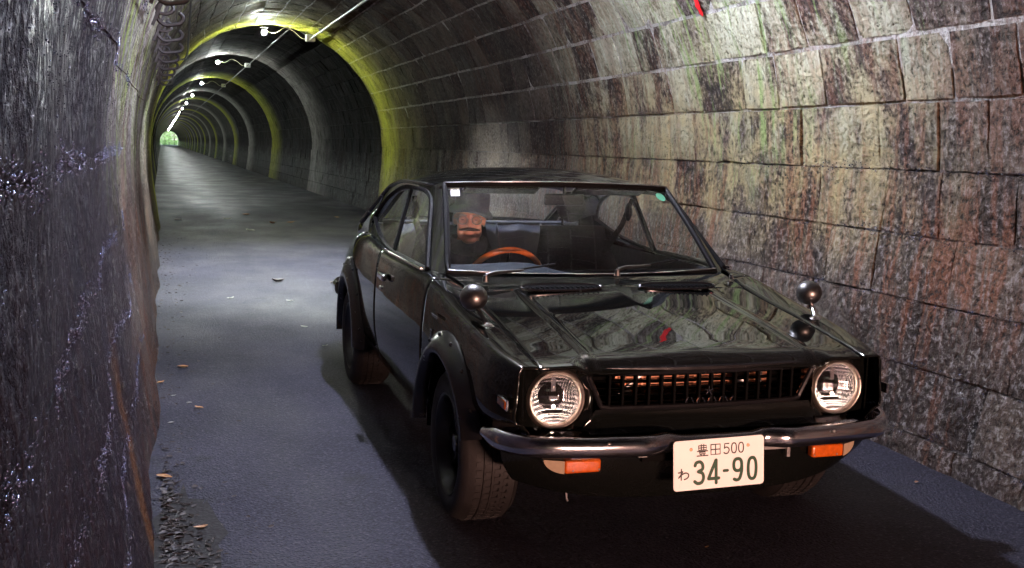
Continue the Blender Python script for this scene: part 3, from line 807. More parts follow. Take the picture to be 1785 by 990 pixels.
# two black louvred vents at the back of the hood
for sg in (-1, 1):
    uc0 = sg * .255 + .02
    mb = MB()
    path = [(uc0 + .17 * math.cos(a) * (abs(math.cos(a))**-.35 if abs(math.cos(a)) > 1e-3 else 0), .918 + .034 * math.sin(a), hood_w(.3, .918 + .034 * math.sin(a)) + .013 + .004 * math.sin(a)) for a in lin(0, 2 * math.pi, 41)[:-1]]
    mb.add([(uc0, .915, hood_w(.3, .915) + .009)] + path, [(0, 1 + i, 1 + (i + 1) % 40) for i in range(40)])
    vent = mb.build('hood_vent', M['void'], hood)
    mb = MB(); mb.tube(path, .005, 6, closed=True); mb.build('vent_rim', M['satin'], hood)
    mb = MB()
    for k in range(15): mb.box((uc0 - .15 + .3 * k / 14, .915, hood_w(.3, .915) + .013), (.004, .056, .006))
    mb.build('vent_slats', M['void'], hood)
# cowl between hood and windscreen
def cowl(x, k):
    v0 = .958; v1 = 1.20 + .085 * x * x; u = x * .64 * (.94 + .06 * k) ; v = v0 + (v1 - v0) * k
    return (u, v, HE(.955) + .010 * (1 - x * x) * (1 - k) + (.862 - .008 * (1 - x * x) - HE(.955)) * k + .006 * math.sin(math.pi * k))
mb = MB(); mb.grid(cowl, lin(-1, 1, 40), lin(0, 1, 10)); mb.build('cowl_panel', M['paint'], car, sharp=None)

# ---- glasshouse
def ws(x, k):
    b = Vector((.622 * x, 1.178 + .078 * x * x, .851 + .013 * x * x)); t = Vector((.546 * x, 1.588 + .075 * x * x, 1.229 - .014 * x * x))
    p = b.lerp(t, k); bul = .02 * math.sin(math.pi * k) * (1 - .5 * x * x); return (p.x, p.y - bul * .65, p.z + bul * .75)
mb = MB(); mb.grid(ws, lin(-1, 1, 37), lin(0, 1, 15)); screen = mb.build('windscreen', M['glass'], car, sharp=None)
rim = [ws(x, 0) for x in lin(-1, 1, 25)] + [ws(1, k) for k in lin(0, 1, 12)[1:-1]] + [ws(x, 1) for x in lin(1, -1, 25)] + [ws(-1, k) for k in lin(1, 0, 12)[1:-1]]
mb = MB(); mb.tube(rim, .014, 8, closed=True); mb.build('rubber_seal', M['trim'], screen)
rim2 = [Vector(p) + Vector((0, -.012, .010)) for p in rim]
mb = MB(); mb.tube(rim2[:25], .0035, 6); mb.tube(rim2[35:60], .003, 6); mb.build('bright_trim', M['chrome'], screen)
mb = MB(); mb.grid(lambda x, k: tuple(Vector(ws(x, k)) + Vector((0, .004, -.003))), lin(-.955, -.885, 3), lin(.86, .96, 3)); mb.build('inspection_sticker', M['sticker'], screen)
def ribbon(mb, pts, width, place, n=5, closed=False, sm=True, caps=True):
    """flat pen stroke through 2D points, laid out by place(x, y)"""
    P = [Vector((p[0], p[1], 0)) for p in pts]
    if sm and len(P) > 2: P = smooth_path(P, n, closed)
    m = len(P); V = []
    for i in range(m):
        a = P[i - 1] if (i > 0 or closed) else P[i]; b = P[(i + 1) % m] if (i < m - 1 or closed) else P[i]
        t = (b - a).normalized(); q = Vector((-t.y, t.x, 0)) * width / 2
        V += [place(P[i].x + q.x, P[i].y + q.y), place(P[i].x - q.x, P[i].y - q.y)]
    F = [(2 * i, 2 * i + 1, (2 * i + 3) % (2 * m), (2 * i + 2) % (2 * m)) for i in range(m if closed else m - 1)]
    mb.add(V, F)
    if caps and not closed:
        for i in (0, m - 1):
            c = P[i]; mb.add([place(c.x, c.y)] + [place(c.x + width / 2 * math.cos(a), c.y + width / 2 * math.sin(a)) for a in [2 * math.pi * j / 10 for j in range(10)]], [(0, 1 + j, 1 + (j + 1) % 10) for j in range(10)])
mb = MB(); ribbon(mb, [(.25, .7), (.5, .85), (.72, .68), (.55, .45), (.28, .2), (.75, .2)], .09, lambda x, y: tuple(Vector(ws(-.955 + .07 * x, .86 + .10 * y)) + Vector((0, .0025, -.0018)))); mb.build('sticker_figure', M['pdark'], screen)
mb = MB(); mb.add([tuple(Vector(ws(.90 + .045 * math.cos(a), .885 + .055 * math.sin(a))) + Vector((0, .004, -.003))) for a in [2 * math.pi * j / 16 for j in range(16)]], [tuple(range(16))]); mb.build('round_sticker', M['stickg'], screen)
# roof
WC = crv([(1.60, 1.236), (1.70, 1.258), (1.9, 1.282), (2.15, 1.291), (2.45, 1.278), (2.7, 1.232), (3.0, 1.128), (3.25, 1.02), (3.47, .925)])
UD = crv([(1.60, .552), (1.8, .578), (2.1, .592), (2.6, .604), (3.0, .622), (3.47, .655)])
WD = crv([(1.60, 1.196), (1.8, 1.204), (2.1, 1.208), (2.43, 1.198), (2.67, 1.164), (2.97, 1.070), (3.29, .956), (3.47, .892)])
def roof(x, v):
    a = abs(x); vv = v + .07 * x * x * (1 - sst(1.6, 2.0, v))
    return (UD(vv) * x, vv, WD(vv) + (WC(vv) - WD(vv)) * (1 - a**2.7))
mb = MB(); mb.grid(roof, lin(-1, 1, 49), lin(1.597, 2.80, 40)); rf = mb.build('roof', M['paint'], car, sharp=None)
for sg in (-1, 1):
    mb = MB(); mb.grid(lambda x, v: roof(sg * x, v), lin(.82, 1, 8), lin(2.80, 3.47, 20)); mb.build('rear_pillar_top', M['paint'], car, sharp=None)
mb = MB(); mb.grid(roof, lin(-.815, .815, 25), lin(2.81, 3.42, 14)); rg = mb.build('rear_window', M['glass'], car, sharp=None)
mb = MB(); mb.tube([roof(x, 2.81) for x in lin(-.815, .815, 16)] + [roof(.815, v) for v in lin(2.81, 3.42, 8)[1:]] + [roof(x, 3.42) for x in lin(.815, -.815, 16)[1:]] + [roof(-.815, v) for v in lin(3.42, 2.81, 8)[1:-1]], .012, 6, closed=True); mb.build('window_seal', M['trim'], rg)
WBT = crv([(1.28, .868), (2.0, .867), (2.35, .886), (2.6, .925), (2.84, .985)])
WTP = crv([(1.31, .870), (1.50, 1.015), (1.67, 1.145), (1.78, 1.172), (2.0, 1.182), (2.2, 1.182), (2.4, 1.168), (2.58, 1.130), (2.72, 1.075), (2.84, .987)])
US = lambda w: .700 - .336 * (w - .87)
for sg in (-1, 1):
    def sg_glass(v, k): w = WBT(v) + (max(WTP(v), WBT(v) + .002) - WBT(v)) * k; return (sg * (US(w) - .004), v, w)
    mb = MB(); mb.grid(sg_glass, lin(1.32, 2.05, 16), lin(0, 1, 6)); mb.build('door_glass', M['glass'], car, sharp=None)
    mb = MB(); mb.grid(sg_glass, lin(2.12, 2.835, 16), lin(0, 1, 6)); mb.build('quarter_glass', M['glass'], car, sharp=None)
    # black frame round the side glass, pillar between the panes
    fr = [(sg * US(WBT(v)), v, WBT(v)) for v in lin(1.31, 2.84, 24)] + [(sg * US(WTP(v)), v, WTP(v)) for v in lin(2.835, 1.315, 40)]
    mb = MB(); mb.tube(fr, .011, 6, closed=True); mb.build('window_frame', M['trim'], car)
    mb = MB(); mb.grid(lambda k, y: (sg * (US(.865 + .315 * k) + .003), 2.055 + .10 * k + y * .05, .868 + .314 * k), lin(0, 1, 8), [0, 1]); mb.build('window_pillar', M['trim'], car).modifiers.new('sheet', 'SOLIDIFY').thickness = .012
    # windscreen pillar: between screen edge and the door glass
    def apil(k, y):
        a = Vector(ws(1, k)) + Vector((.006, .004, .004)); b = Vector((.700, 1.325, .866)).lerp(Vector((.594, 1.735, 1.186)), k); p = a.lerp(b, y); p.x += .008 * math.sin(math.pi * y); p.y -= .006 * math.sin(math.pi * y); return (sg * p.x, p.y, p.z)
    mb = MB(); mb.grid(apil, lin(-.03, 1.03, 14), lin(0, 1, 7)); mb.build('windscreen_pillar', M['paint'], car, sharp=None)
    # strip below the glass and the rear pillar
    mb = MB(); mb.grid(lambda v, k: (sg * (UE(v) + .004 + (US(WBT(v)) - UE(v) - .004) * k), v, CR(v) + .001 + (WBT(v) - CR(v) - .001) * k), lin(1.28, 2.84, 30), lin(0, 1, 4)); mb.build('waist_strip', M['paint'], car, sharp=None)
    def cp(v, k):
        lo = Vector((UE(v), v, CR(v))); hi = Vector((UD(v), v, WD(v))); p = lo.lerp(hi, k); p.x += .012 * math.sin(math.pi * k) * min(1, (hi.z - lo.z) / .1); return (sg * p.x, p.y, p.z)
    mb = MB(); mb.grid(cp, lin(2.84, 3.47, 20), lin(0, 1, 8)); mb.build('rear_pillar', M['paint'], car, sharp=None)
    mb = MB(); mb.grid(lambda v, k: (lambda a, b: tuple(a.lerp(b, k)))(Vector((sg * US(WTP(v)), v, WTP(v))), Vector((sg * UD(v), v, WD(v)))), lin(1.70, 2.84, 30), lin(0, 1, 4)); mb.build('cant_rail', M['paint'], car, sharp=None)
    mb = MB(); mb.tube([(sg * (UD(v) + .004), v, WD(v) + .002) for v in lin(1.66, 3.40, 40)], .009, 6); mb.build('drip_rail', M['satin'], car)
# boot lid and tail
def deck(x, v):
    return (UE(v) * x, v, CR(v) + .02 * (1 - x * x))
mb = MB(); mb.grid(deck, lin(-1, 1, 20), lin(3.44, 3.90, 12)); mb.build('boot_lid', M['paint'], car, sharp=None)
mb = MB(); mb.grid(lambda x, k: (x * (UE(3.9) + .06 * (1 - k) * 1), 3.90 + .012 * math.sin(math.pi * k), .72 - .32 * k + .02 * (1 - x * x) * (1 - k)), lin(-1, 1, 16), lin(0, 1, 8)); mb.build('tail_panel', M['paint'], car, sharp=None)
mb = MB(); mb.tube(smooth_path([(-.775, 3.50, .50), (-.76, 3.72, .49), (-.66, 3.93, .48), (-.3, 3.97, .475), (.3, 3.97, .475), (.66, 3.93, .48), (.76, 3.72, .49), (.775, 3.50, .50)], 6), .04, 10, flat=(1, .5), updir=(0, 0, 1)); mb.build('rear_bumper', M['chrome'], car)

# ---- nose
HLU, HLW = .527, .580
for sg in (-1, 1):
    c = (sg * HLU, HLW)
    # bezel plate with a round opening, turned back into a bucket
    n = 48; outer, inner, deep = [], [], []
    for i in range(n):
        a = 2 * math.pi * i / n; ca, sa = math.cos(a), math.sin(a)
        ru = (.132 if ca * sg > 0 else .118); rw = .112 if sa > 0 else .108
        p = 7.0; q = (abs(ca / ru)**p + abs(sa / rw)**p)**(-1 / p)
        outer.append((c[0] + q * ca, .096 + .045 * sst(.5, .66, abs(c[0] + q * ca)), c[1] + q * sa)); inner.append((c[0] + .1045 * ca, .120, c[1] + .1045 * sa)); deep.append((c[0] + .100 * ca, .175, c[1] + .100 * sa))
    back = [(x, .170, w) for x, v, w in outer]
    F = []
    for i in range(n):
        j = (i + 1) % n; F += [(i, j, n + j, n + i), (n + i, n + j, 2 * n + j, 2 * n + i), (i, 3 * n + i, 3 * n + j, j)]
    mb = MB(); mb.add(outer + inner + deep + back, F); mb.build('headlight_bezel', M['paint'], car, sharp=35)
    hl = empty('headlight', (c[0], .130, c[1]), parent=car)
    mb = MB(); mb.lathe([(.082, .012), (.0835, -.004), (.088, -.013), (.094, -.016), (.099, -.010), (.1025, .006), (.1025, .03)], (0, 0, 0), 'y', 56); mb.build('trim_ring', M['ring'], hl)
    mb = MB(); mb.lathe([(.001, .062), (.02, .060), (.045, .048), (.07, .022), (.0835, .0)], (0, 0, 0), 'y', 40); mb.build('reflector_bowl', M['reflector'], hl)
    def lens(r, a):
        x, z = r * math.cos(a), r * math.sin(a); y = -.026 * (1 - (r / .083)**2) + .0012 * math.sin(x * 700) * (1 if abs(z) < .06 else .4) + .0008 * math.sin(z * 260)
        return (x, y, z)
    mb = MB(); mb.grid(lens, lin(.0005, .083, 22), lin(0, 2 * math.pi, 97)); mb.build('lens', M['lens'], hl, sharp=None)
    mb = MB(); mb.box((0, .03, .045), (.016, .012, .05)); mb.box((0, .026, .0), (.034, .02, .012)); mb.ball((0, .035, -.004), .012, 10, 8); mb.tube([(-.05, .02, -.02), (0, .012, -.024), (.05, .02, -.02)], .0025, 5); mb.build('bulb_holder', M['chrome'], hl)
    mb = MB(); mb.ball((0, .018, -.028), .006, 10, 8); mb.build('headlight_fill_bulb', M['headlight_fill'], hl)  # added bulb that brightens the headlight from inside
    mb = MB(); mb.lathe([(.001, -.0035), (.004, -.003), (.005, 0)], (sg * .094 * .9 + .0, -.016, .03), 'y', 8); mb.build('ring_screw', M['dullmetal'], hl)
# dark inner nose, radiator, grille
mb = MB(); mb.grid(lambda x, k: (x * .66, .178, .47 + .225 * k), [-1, -.62], [0, 1]); mb.grid(lambda x, k: (x * .66, .178, .47 + .225 * k), [.62, 1], [0, 1])
mb.grid(lambda x, k: (x * .66, .16 + .18 * k, .535 - .02 * k), [-1, 1], [0, 1]); mb.grid(lambda x, k: (x * .62, .36, .3 + .42 * k), [-1, 1], [0, 1]); mb.build('inner_nose', M['void'], car)
mb = MB(); mb.box((.05, .31, .60), (.60, .03, .15)); mb.build('radiator_core', M['copper'], car)
mb = MB()
for k in range(12): mb.box((.05, .290, .535 + .0118 * k), (.58, .012, .0025))
for k in range(9): mb.box((-.22 + .0675 * k, .287, .60), (.007, .012, .145))
mb.box((.05, .285, .682), (.62, .03, .016)); mb.build('radiator_fins', M['copper'], car)
mb = MB(); mb.tube([(-.30, .24, .53), (-.16, .20, .66)], .007, 6); mb.tube([(.28, .24, .53), (.28, .22, .68)], .009, 6); mb.box((-.02, .235, .665), (.62, .02, .012)); mb.ball((-.235, .22, .565), .018, 10, 7); mb.ball((.20, .22, .60), .028, 12, 8); mb.build('horn_and_stays', M['dullmetal'], car)
GT = [(-.435, .672), (.420, .672), (.405, .640), (.352, .552), (-.375, .548), (-.420, .600)]
def gv(u): return .078 + .03 * (u / .43)**2
gp3 = smooth_path([(u, gv(u), w) for u, w in GT], 8, True)
grille = empty('grille', (0, 0, 0), parent=car)
gl_l = lambda w: -.425 + .06 * max(0, (.62 - w) / .07); gl_r = lambda w: .412 - .062 * max(0, (.65 - w) / .10)
mb = MB()
corn = [(-.428, .668), (.415, .668), (.352, .553), (-.376, .549)]
pth = []
for i in range(4):
    a, b = corn[i], corn[(i + 1) % 4]
    for k in lin(.04, .96, 14): u, w = a[0] + (b[0] - a[0]) * k, a[1] + (b[1] - a[1]) * k; pth.append((u, gv(u), w))
mb.tube(pth, .0095, 8, closed=True); mb.build('grille_frame', M['satin'], grille)
nb = 17
for k in range(1, nb):
    kk = k / nb; ut = -.428 + (.415 + .428) * kk; ub = -.376 + (.352 + .376) * kk; ut = ut * .35 + ub * .65 + 0 * ut
    mb = MB(); mb.box((ut, gv(ut) + .012, .610), (.009, .022, .108)); o = mb.build('grille_bar', M['void'], grille); bevel(o, .002, 1)
for k in range(5):
    w = .566 + .023 * k; L, Rr = gl_l(w) + .01, gl_r(w) - .01
    mb = MB(); mb.grid(lambda x, y: (L + (Rr - L) * x, gv(L + (Rr - L) * x) + .004 + .018 * (y in (1, 2)), w + (.0032 if y in (0, 1) else -.0032)), lin(0, 1, 16), [0, 1, 2, 3]); mb.build('grille_slat', M['void'], grille)
mb = MB()
for k in range(5): a = 2 * math.pi * k / 5 + math.pi / 2; mb.box((-.005 + .008 * math.cos(a), .068, .602 + .008 * math.sin(a)), (.0035, .004, .016), Matrix.Rotation(math.pi / 2 - a, 3, 'Y'))
mb.build('grille_badge', M['chrome'], grille)
mb = MB()
for k in range(9): mb.box((-.085 + .021 * k, .070, .572), (.0028, .004, .020), Matrix.Rotation(R((-1)**k * 28), 3, 'Y'))
mb.build('badge_script', M['chrome'], grille)
# panel under the grille, down to the bumper
def nosep(x, k):
    u = x * .665; return (u, .098 + .045 * sst(.45, .665, abs(u)) - .03 * k + .01 * math.sin(math.pi * k), .545 - .015 * sst(.38, .44, abs(u)) * 0 - (.075) * k - .058 * sst(.40, .44, abs(u)) * (1 - k))
mb = MB(); mb.grid(nosep, lin(-1, 1, 61), lin(0, 1, 8)); mb.build('lower_nose_panel', M['paint'], car, sharp=None)
mb = MB(); mb.tube([(u, .080 + .03 * (u / .43)**2, .679) for u in lin(-.43, .43, 20)], .010, 6); mb.build('hood_lip', M['satin'], car)
# front corner of each wing, between bezel and side skin
for sg in (-1, 1):
    mb = MB(); mb.grid(lambda w, k: (lambda a, b: tuple(a.lerp(b, k) + Vector((0, -.010 * math.sin(math.pi * k), 0))))(Vector((sg * .640, .116, w)), Vector((sg * .664, .150, w))), lin(.46, .698, 10), lin(0, 1, 5)); mb.build('wing_corner', M['paint'], car, sharp=None)
# bumper
BPTS = smooth_path([(0, -.035, .448), (.25, -.030, .448), (.45, -.016, .449), (.58, .004, .451), (.655, .036, .453), (.697, .082, .455), (.718, .135, .457), (.725, .175, .458), (.728, .20, .459)], 12)
BLEN = [0]
for i in range(1, len(BPTS)): BLEN.append(BLEN[-1] + (BPTS[i] - BPTS[i - 1]).length)
def bump_path(x):
    a = abs(x) / 1.08 * BLEN[-1]; s = 1 if x >= 0 else -1
    i = min(max(int(np.searchsorted(BLEN, a)), 1), len(BLEN) - 1); k = (a - BLEN[i - 1]) / (BLEN[i] - BLEN[i - 1])
    p = BPTS[i - 1].lerp(BPTS[i], k)
    return Vector((s * p.x, p.y + .016 + .034 * (1 - sst(.165, .27, p.x)), p.z))
xs = lin(-1.08, 1.08, 109)
prof = [(.0, .042), (-.012, .043), (-.021, .036), (-.026, .022), (-.030, .004), (-.028, -.018), (-.020, -.034), (-.006, -.040), (.008, -.038)]
mb = MB(); V = []; F = []
for i, x in enumerate(xs):
    p = bump_path(x); t = (bump_path(x + .004) - bump_path(x - .004)).normalized(); nrm = Vector((-t.y, t.x, 0)) ; 
    tap = 1 - .45 * sst(.98, 1.08, abs(x)); tap *= 1 - .35 * (1 - sst(.15, .25, abs(x)))
    for (o, h) in prof: V.append(p + nrm * o + Vector((0, 0, h * tap * .84)))
m = len(prof)
for i in range(len(xs) - 1):
    for j in range(m - 1): F.append((i * m + j, (i + 1) * m + j, (i + 1) * m + j + 1, i * m + j + 1))
F += [tuple(range(m)), tuple((len(xs) - 1) * m + j for j in range(m))]
mb.add(V, F); bumper = mb.build('front_bumper', M['chrome'], car, sharp=50)
for u in (-.40, .42):
    mb = MB(); mb.ball((u, bump_path(u).y - .026, .468), (.008, .005, .006), 10, 6); mb.build('bumper_bolt', M['dullmetal'], bumper)
# valance with indicator lamps
def val(x, k):
    u = x * (.70 - .06 * k * k); a = abs(x)
    return (u, .065 + .10 * a**4 + .05 * k * k, .425 - .195 * k + .060 * k * a**3)
mb = MB(); mb.grid(val, lin(-1, 1, 50), lin(0, 1, 10)); mb.build('front_valance', M['paint'], car, sharp=None)
mb = MB(); mb.box((-.0, .05, .392), (.50, .02, .030)); mb.build('valance_slot', M['void'], car)
mb = MB(); mb.box((.235, .03, .405), (.085, .012, .012)); mb.box((.29, .035, .392), (.012, .012, .05)); mb.box((-.255, .03, .405), (.03, .012, .012)); mb.build('bumper_stays', M['dullmetal'], car)
for sg in (-1, 1):
    il = empty('indicator_lamp', (sg * .48, .066, .374), parent=car)
    mb = MB(); mb.box((0 - sg * .025, -.006, 0), (.125, .036, .044)); bevel(mb.build('amber_lens', M['amber'], il), .008, 3)
    n = 14; V = []
    for yy in (-.022, .02):
        V += [(sg * .0385, yy, .021), (sg * .0385, yy, -.021)] + [(sg * (.0385 + .062 * math.sin(a)), yy + (.03 * math.sin(a) if yy > -.1 else 0), -.021 + .042 * (1 - math.cos(a))) for a in lin(.1, math.pi / 2, n - 2)]
    mb = MB(); mb.add(V, [tuple(range(n)), tuple(range(n, 2 * n))] + [(i, (i + 1) % n, n + (i + 1) % n, n + i) for i in range(n)]); mb.build('clear_lens', M['clearlens'], il)
    for q in (-.07, .02): 
        mb = MB(); mb.ball((sg * q - sg * .01, -.025, -.012), .0035, 8, 6); mb.build('lens_screw', M['dullmetal'], il)
    mb = MB(); mb.box((sg * (WB(.12) + .012), .125, .578), (.010, .088, .028)); mk = mb.build('side_marker', M['amber'], car); bevel(mk, .004, 2)
    mb = MB(); mb.box((sg * (WB(.12) + .009), .125, .578), (.010, .098, .036)); bevel(mb.build('marker_bezel', M['chrome'], mk), .003, 1)
# number plate
pl = empty('number_plate', (-.004, -.026, .3800), parent=car); pl.rotation_euler = (R(-3.9), R(-1.2), 0)
n = 32; V = []
for y in (-.002, .0015):
    for i in range(n):
        a = 2 * math.pi * i / n; ca, sa = math.cos(a), math.sin(a); q = (abs(ca / .165)**14 + abs(sa / .0825)**14)**(-1 / 14)
        V.append((q * ca, y, q * sa))
mb = MB()
k8 = []
for (cx_, cz_, a0) in ((.153, .0705, 0), (-.153, .0705, 90), (-.153, -.0705, 180), (.153, -.0705, 270)):
    for j in range(7): a = R(a0 + 15 * j); k8.append((cx_ + .012 * math.cos(a), cz_ + .012 * math.sin(a)))
n = len(k8); V = [(x, -.002, z) for x, z in k8] + [(x, .0015, z) for x, z in k8]
mb.add(V, [tuple(range(n)), tuple(range(n, 2 * n))[::-1]] + [(i, (i + 1) % n, n + (i + 1) % n, n + i) for i in range(n)]); mb.build('plate_sheet', M['white'], pl, sharp=30)
def glyph(name, strokes, x0, x1, y0, y1, wid, mat):
    mb = MB(); pf = lambda x, y: ((x0 + (x1 - x0) * x) / 1000, -.0032, (y0 + (y1 - y0) * y) / 1000)
    # keep stroke width even: draw in millimetres
    for st in strokes:
        pts, sm, cl = st
        P = [(x0 + (x1 - x0) * a, y0 + (y1 - y0) * b) for a, b in pts]
        ribbon(mb, P, wid, lambda x, y: (x / 1000, -.0032 - .00002 * len(mb.f) / 50, y / 1000), 6, cl, sm)
    return mb.build(name, mat, pl, smooth=False, fix=False)
S = lambda *p: (list(p), True, False); Lk = lambda *p: (list(p), False, False)
loop = lambda cx_, cy_, rx, ry: ([(cx_ + rx * math.copysign(abs(math.cos(a))**.8, math.cos(a)), cy_ + ry * math.copysign(abs(math.sin(a))**.8, math.sin(a))) for a in [2 * math.pi * i / 14 for i in range(14)]], True, True)
D3 = [S((.08, .84), (.22, .97), (.62, 1), (.88, .86), (.86, .66), (.42, .55)), S((.42, .55), (.86, .46), (.97, .24), (.78, .04), (.34, 0), (.04, .10))]
D4 = [Lk((.74, 0), (.74, 1)), Lk((.70, .98), (.02, .22)), Lk((.02, .20), (1, .20))]
D9 = [loop(.5, .72, .44, .28), S((.94, .72), (.94, .42), (.72, .08), (.40, 0), (.10, .05))]
D0 = [loop(.5, .5, .46, .5)]
D5 = [Lk((.92, 1), (.18, 1), (.12, .54)), S((.12, .54), (.5, .64), (.9, .5), (.96, .26), (.7, .02), (.3, 0), (.04, .1))]
KY = [Lk((.12, .93), (.88, .93), (.88, .53), (.12, .53), (.12, .93)), Lk((.12, .73), (.88, .73)), Lk((.38, 1.02), (.38, .53)), Lk((.62, 1.02), (.62, .53)), Lk((0, .42), (1, .42)), Lk((.22, .33), (.78, .33), (.78, .17), (.22, .17), (.22, .33)), Lk((.32, .15), (.38, .03)), Lk((.68, .15), (.62, .03)), Lk((-.03, 0), (1.03, 0))]
KD = [Lk((.06, .95), (.94, .95), (.94, .03), (.06, .03), (.06, .95)), Lk((.06, .49), (.94, .49)), Lk((.5, .95), (.5, .03))]
WA = [S((.28, 1.05), (.27, .5), (.26, -.05)), S((.0, .70), (.22, .74), (.40, .80)), S((.40, .80), (.22, .45), (.02, .18)), S((.06, .22), (.38, .52), (.68, .64), (.93, .52), (.95, .28), (.82, .08), (.56, -.02))]
glyph('place_character', KY, -80, -43, 29, 65, 3.6, M['pdark']); glyph('place_character', KD, -33, 5, 29, 65, 3.6, M['pdark'])
glyph('class_digit', D5, 16, 36, 30, 63, 4.0, M['pdark']); glyph('class_digit', D0, 44, 63, 30, 63, 4.0, M['pdark']); glyph('class_digit', D0, 70, 89, 30, 63, 4.0, M['pdark'])
glyph('kana_character', WA, -148, -110, -44, -12, 4.4, M['pdark'])
glyph('serial_digit', D3, -91, -57, -62, 9, 11, M['pgreen']); glyph('serial_digit', D4, -40, -2, -65, 11, 11, M['pgreen'])
glyph('serial_dash', [Lk((0, .5), (1, .5))], 17, 30, -32, -22, 10, M['pgreen'])
glyph('serial_digit', D9, 51, 84, -62, 9, 11, M['pgreen']); glyph('serial_digit', D0, 105, 137, -62, 9, 11, M['pgreen'])
for x in (-.102, .106):
    mb = MB(); mb.lathe([(.0005, -.0055), (.0045, -.005), (.006, -.002)], (x, 0, .052), 'y', 12); mb.build('plate_bolt', M['copper'], pl)

# ---- wheels
def wheel(name, u, v, sg, rad=.283, wid=.20):
    root = empty(name, (u, v, rad), parent=car)
    o = lambda x: sg * x
    prof = [(.186, -.004), (.195, .008), (.215, .014), (.245, .012), (.262, .004), (.274, -.010), (rad - .003, -.028)]
    for k in range(5):
        a = -.034 - k * (wid - .05) / 5; b = a - (wid - .05) / 5
        prof += [(rad, a), (rad, b + .008), (rad - .006, b + .006), (rad - .006, b + .002)]
    prof += [(rad - .003, -wid + .018), (.262, -wid), (.235, -wid - .006), (.186, -wid + .01)]
    mb = MB(); mb.lathe([(r, o(h)) for r, h in prof], (0, 0, 0), 'x', 72); t = mb.build('tyre', M['tyre'], root, sharp=35)
    mb = MB()
    for i in range(60):                                   # cut tread: small raised lugs
        a = 2 * math.pi * i / 60
        for k in range(4):
            h = -.045 - .034 * k; aa = a + .03 * (k % 2)
            rot = Matrix.Rotation(-aa, 3, 'X').inverted()
            mb.box((o(h), (rad + .001) * math.cos(aa), (rad + .001) * math.sin(aa)), (.022, .003, .016), Matrix.Rotation(aa, 3, 'X'))
    mb.build('tread', M['tyre'], root, smooth=False)
    rp = [(.192, .002), (.193, .006), (.189, .008), (.184, .004), (.178, -.012), (.168, -.035), (.163, -.06), (.163, -wid + .02)]
    mb = MB(); mb.lathe([(r, o(h)) for r, h in rp], (0, 0, 0), 'x', 64); rim = mb.build('rim', M['darkrim'], root, sharp=None)
    mb = MB(); mb.lathe([(.0005, o(-.02)), (.028, o(-.022)), (.034, o(-.03)), (.036, o(-.055)), (.06, o(-.062)), (.165, o(-.075)), (.165, o(-.085)), (.0005, o(-.09))], (0, 0, 0), 'x', 40); mb.build('wheel_centre', M['satin'], root)
    mb = MB()
    for i in range(8):
        a = 2 * math.pi * i / 8; rot = Matrix.Rotation(a, 3, 'X')
        c = rot @ Vector((o(-.055), .10, 0)); mb.box(c, (.03, .125, .03), rot)
    bevel(mb.build('spokes', M['satin'], root), .006, 2)
    return root
for sg in (-1, 1):
    wheel('front_wheel', sg * .742, .705, sg); wheel('rear_wheel', sg * .765, 3.035, sg)
    for (cv_, ro, ui, name, a0, a1) in ((.705, .425, .757, 'front_arch_flare', 17, 178), (3.035, .46, .768, 'rear_arch_flare', 0, 184)):
        pr = [(ro, ui - .012), (ro - .004, ui + .004), (ro - .035, ui + .022), (.372, ui + .040), (.350, ui + .043), (.340, ui + .038), (.338, ui - .01)]
        V = []; F = []; na = 60
        for i in range(na + 1):
            a = R(a0 + (a1 - a0) * i / na)
            for (r, uu) in pr:
                vv = cv_ - r * math.cos(a); ww = .285 + r * math.sin(a)
                tap = WB(vv) - WB(cv_)
                V.append((sg * (uu + tap), vv, ww))
        m = len(pr)
        for i in range(na):
            for j in range(m - 1): F.append((i * m + j, (i + 1) * m + j, (i + 1) * m + j + 1, i * m + j + 1))
        mb = MB(); mb.add(V, F); fl = mb.build(name, M['satin'], car, sharp=None)
        for i in range(7):
            a = R(a0 + 14 + (a1 - a0 - 28) * i / 6); r = ro - .016; vv = cv_ - r * math.cos(a)
            mb = MB(); mb.ball((sg * (ui + .012 + WB(vv) - WB(cv_)), vv, .285 + r * math.sin(a)), .0075, 10, 7); mb.build('rivet', M['satin'], fl)
        mb = MB(); mb.lathe([(.356, sg * .005), (.356, -sg * .24), (.05, -sg * .24)], (sg * .74, cv_, .285), 'x', 40, R(-4), R(160)); mb.build('wheel_well', M['void'], car)
# floor, engine bay floor
mb = MB(); mb.box((0, 2.15, .255), (1.0, 3.2, .04)); mb.box((0, .75, .32), (.8, .4, .12)); mb.build('underbody', M['void'], car)
mb = MB(); mb.tube([(-.47, .16, .27), (-.47, .15, .235), (-.465, .15, .225)], .006, 6); mb.build('tow_hook', M['darkrim'], car)
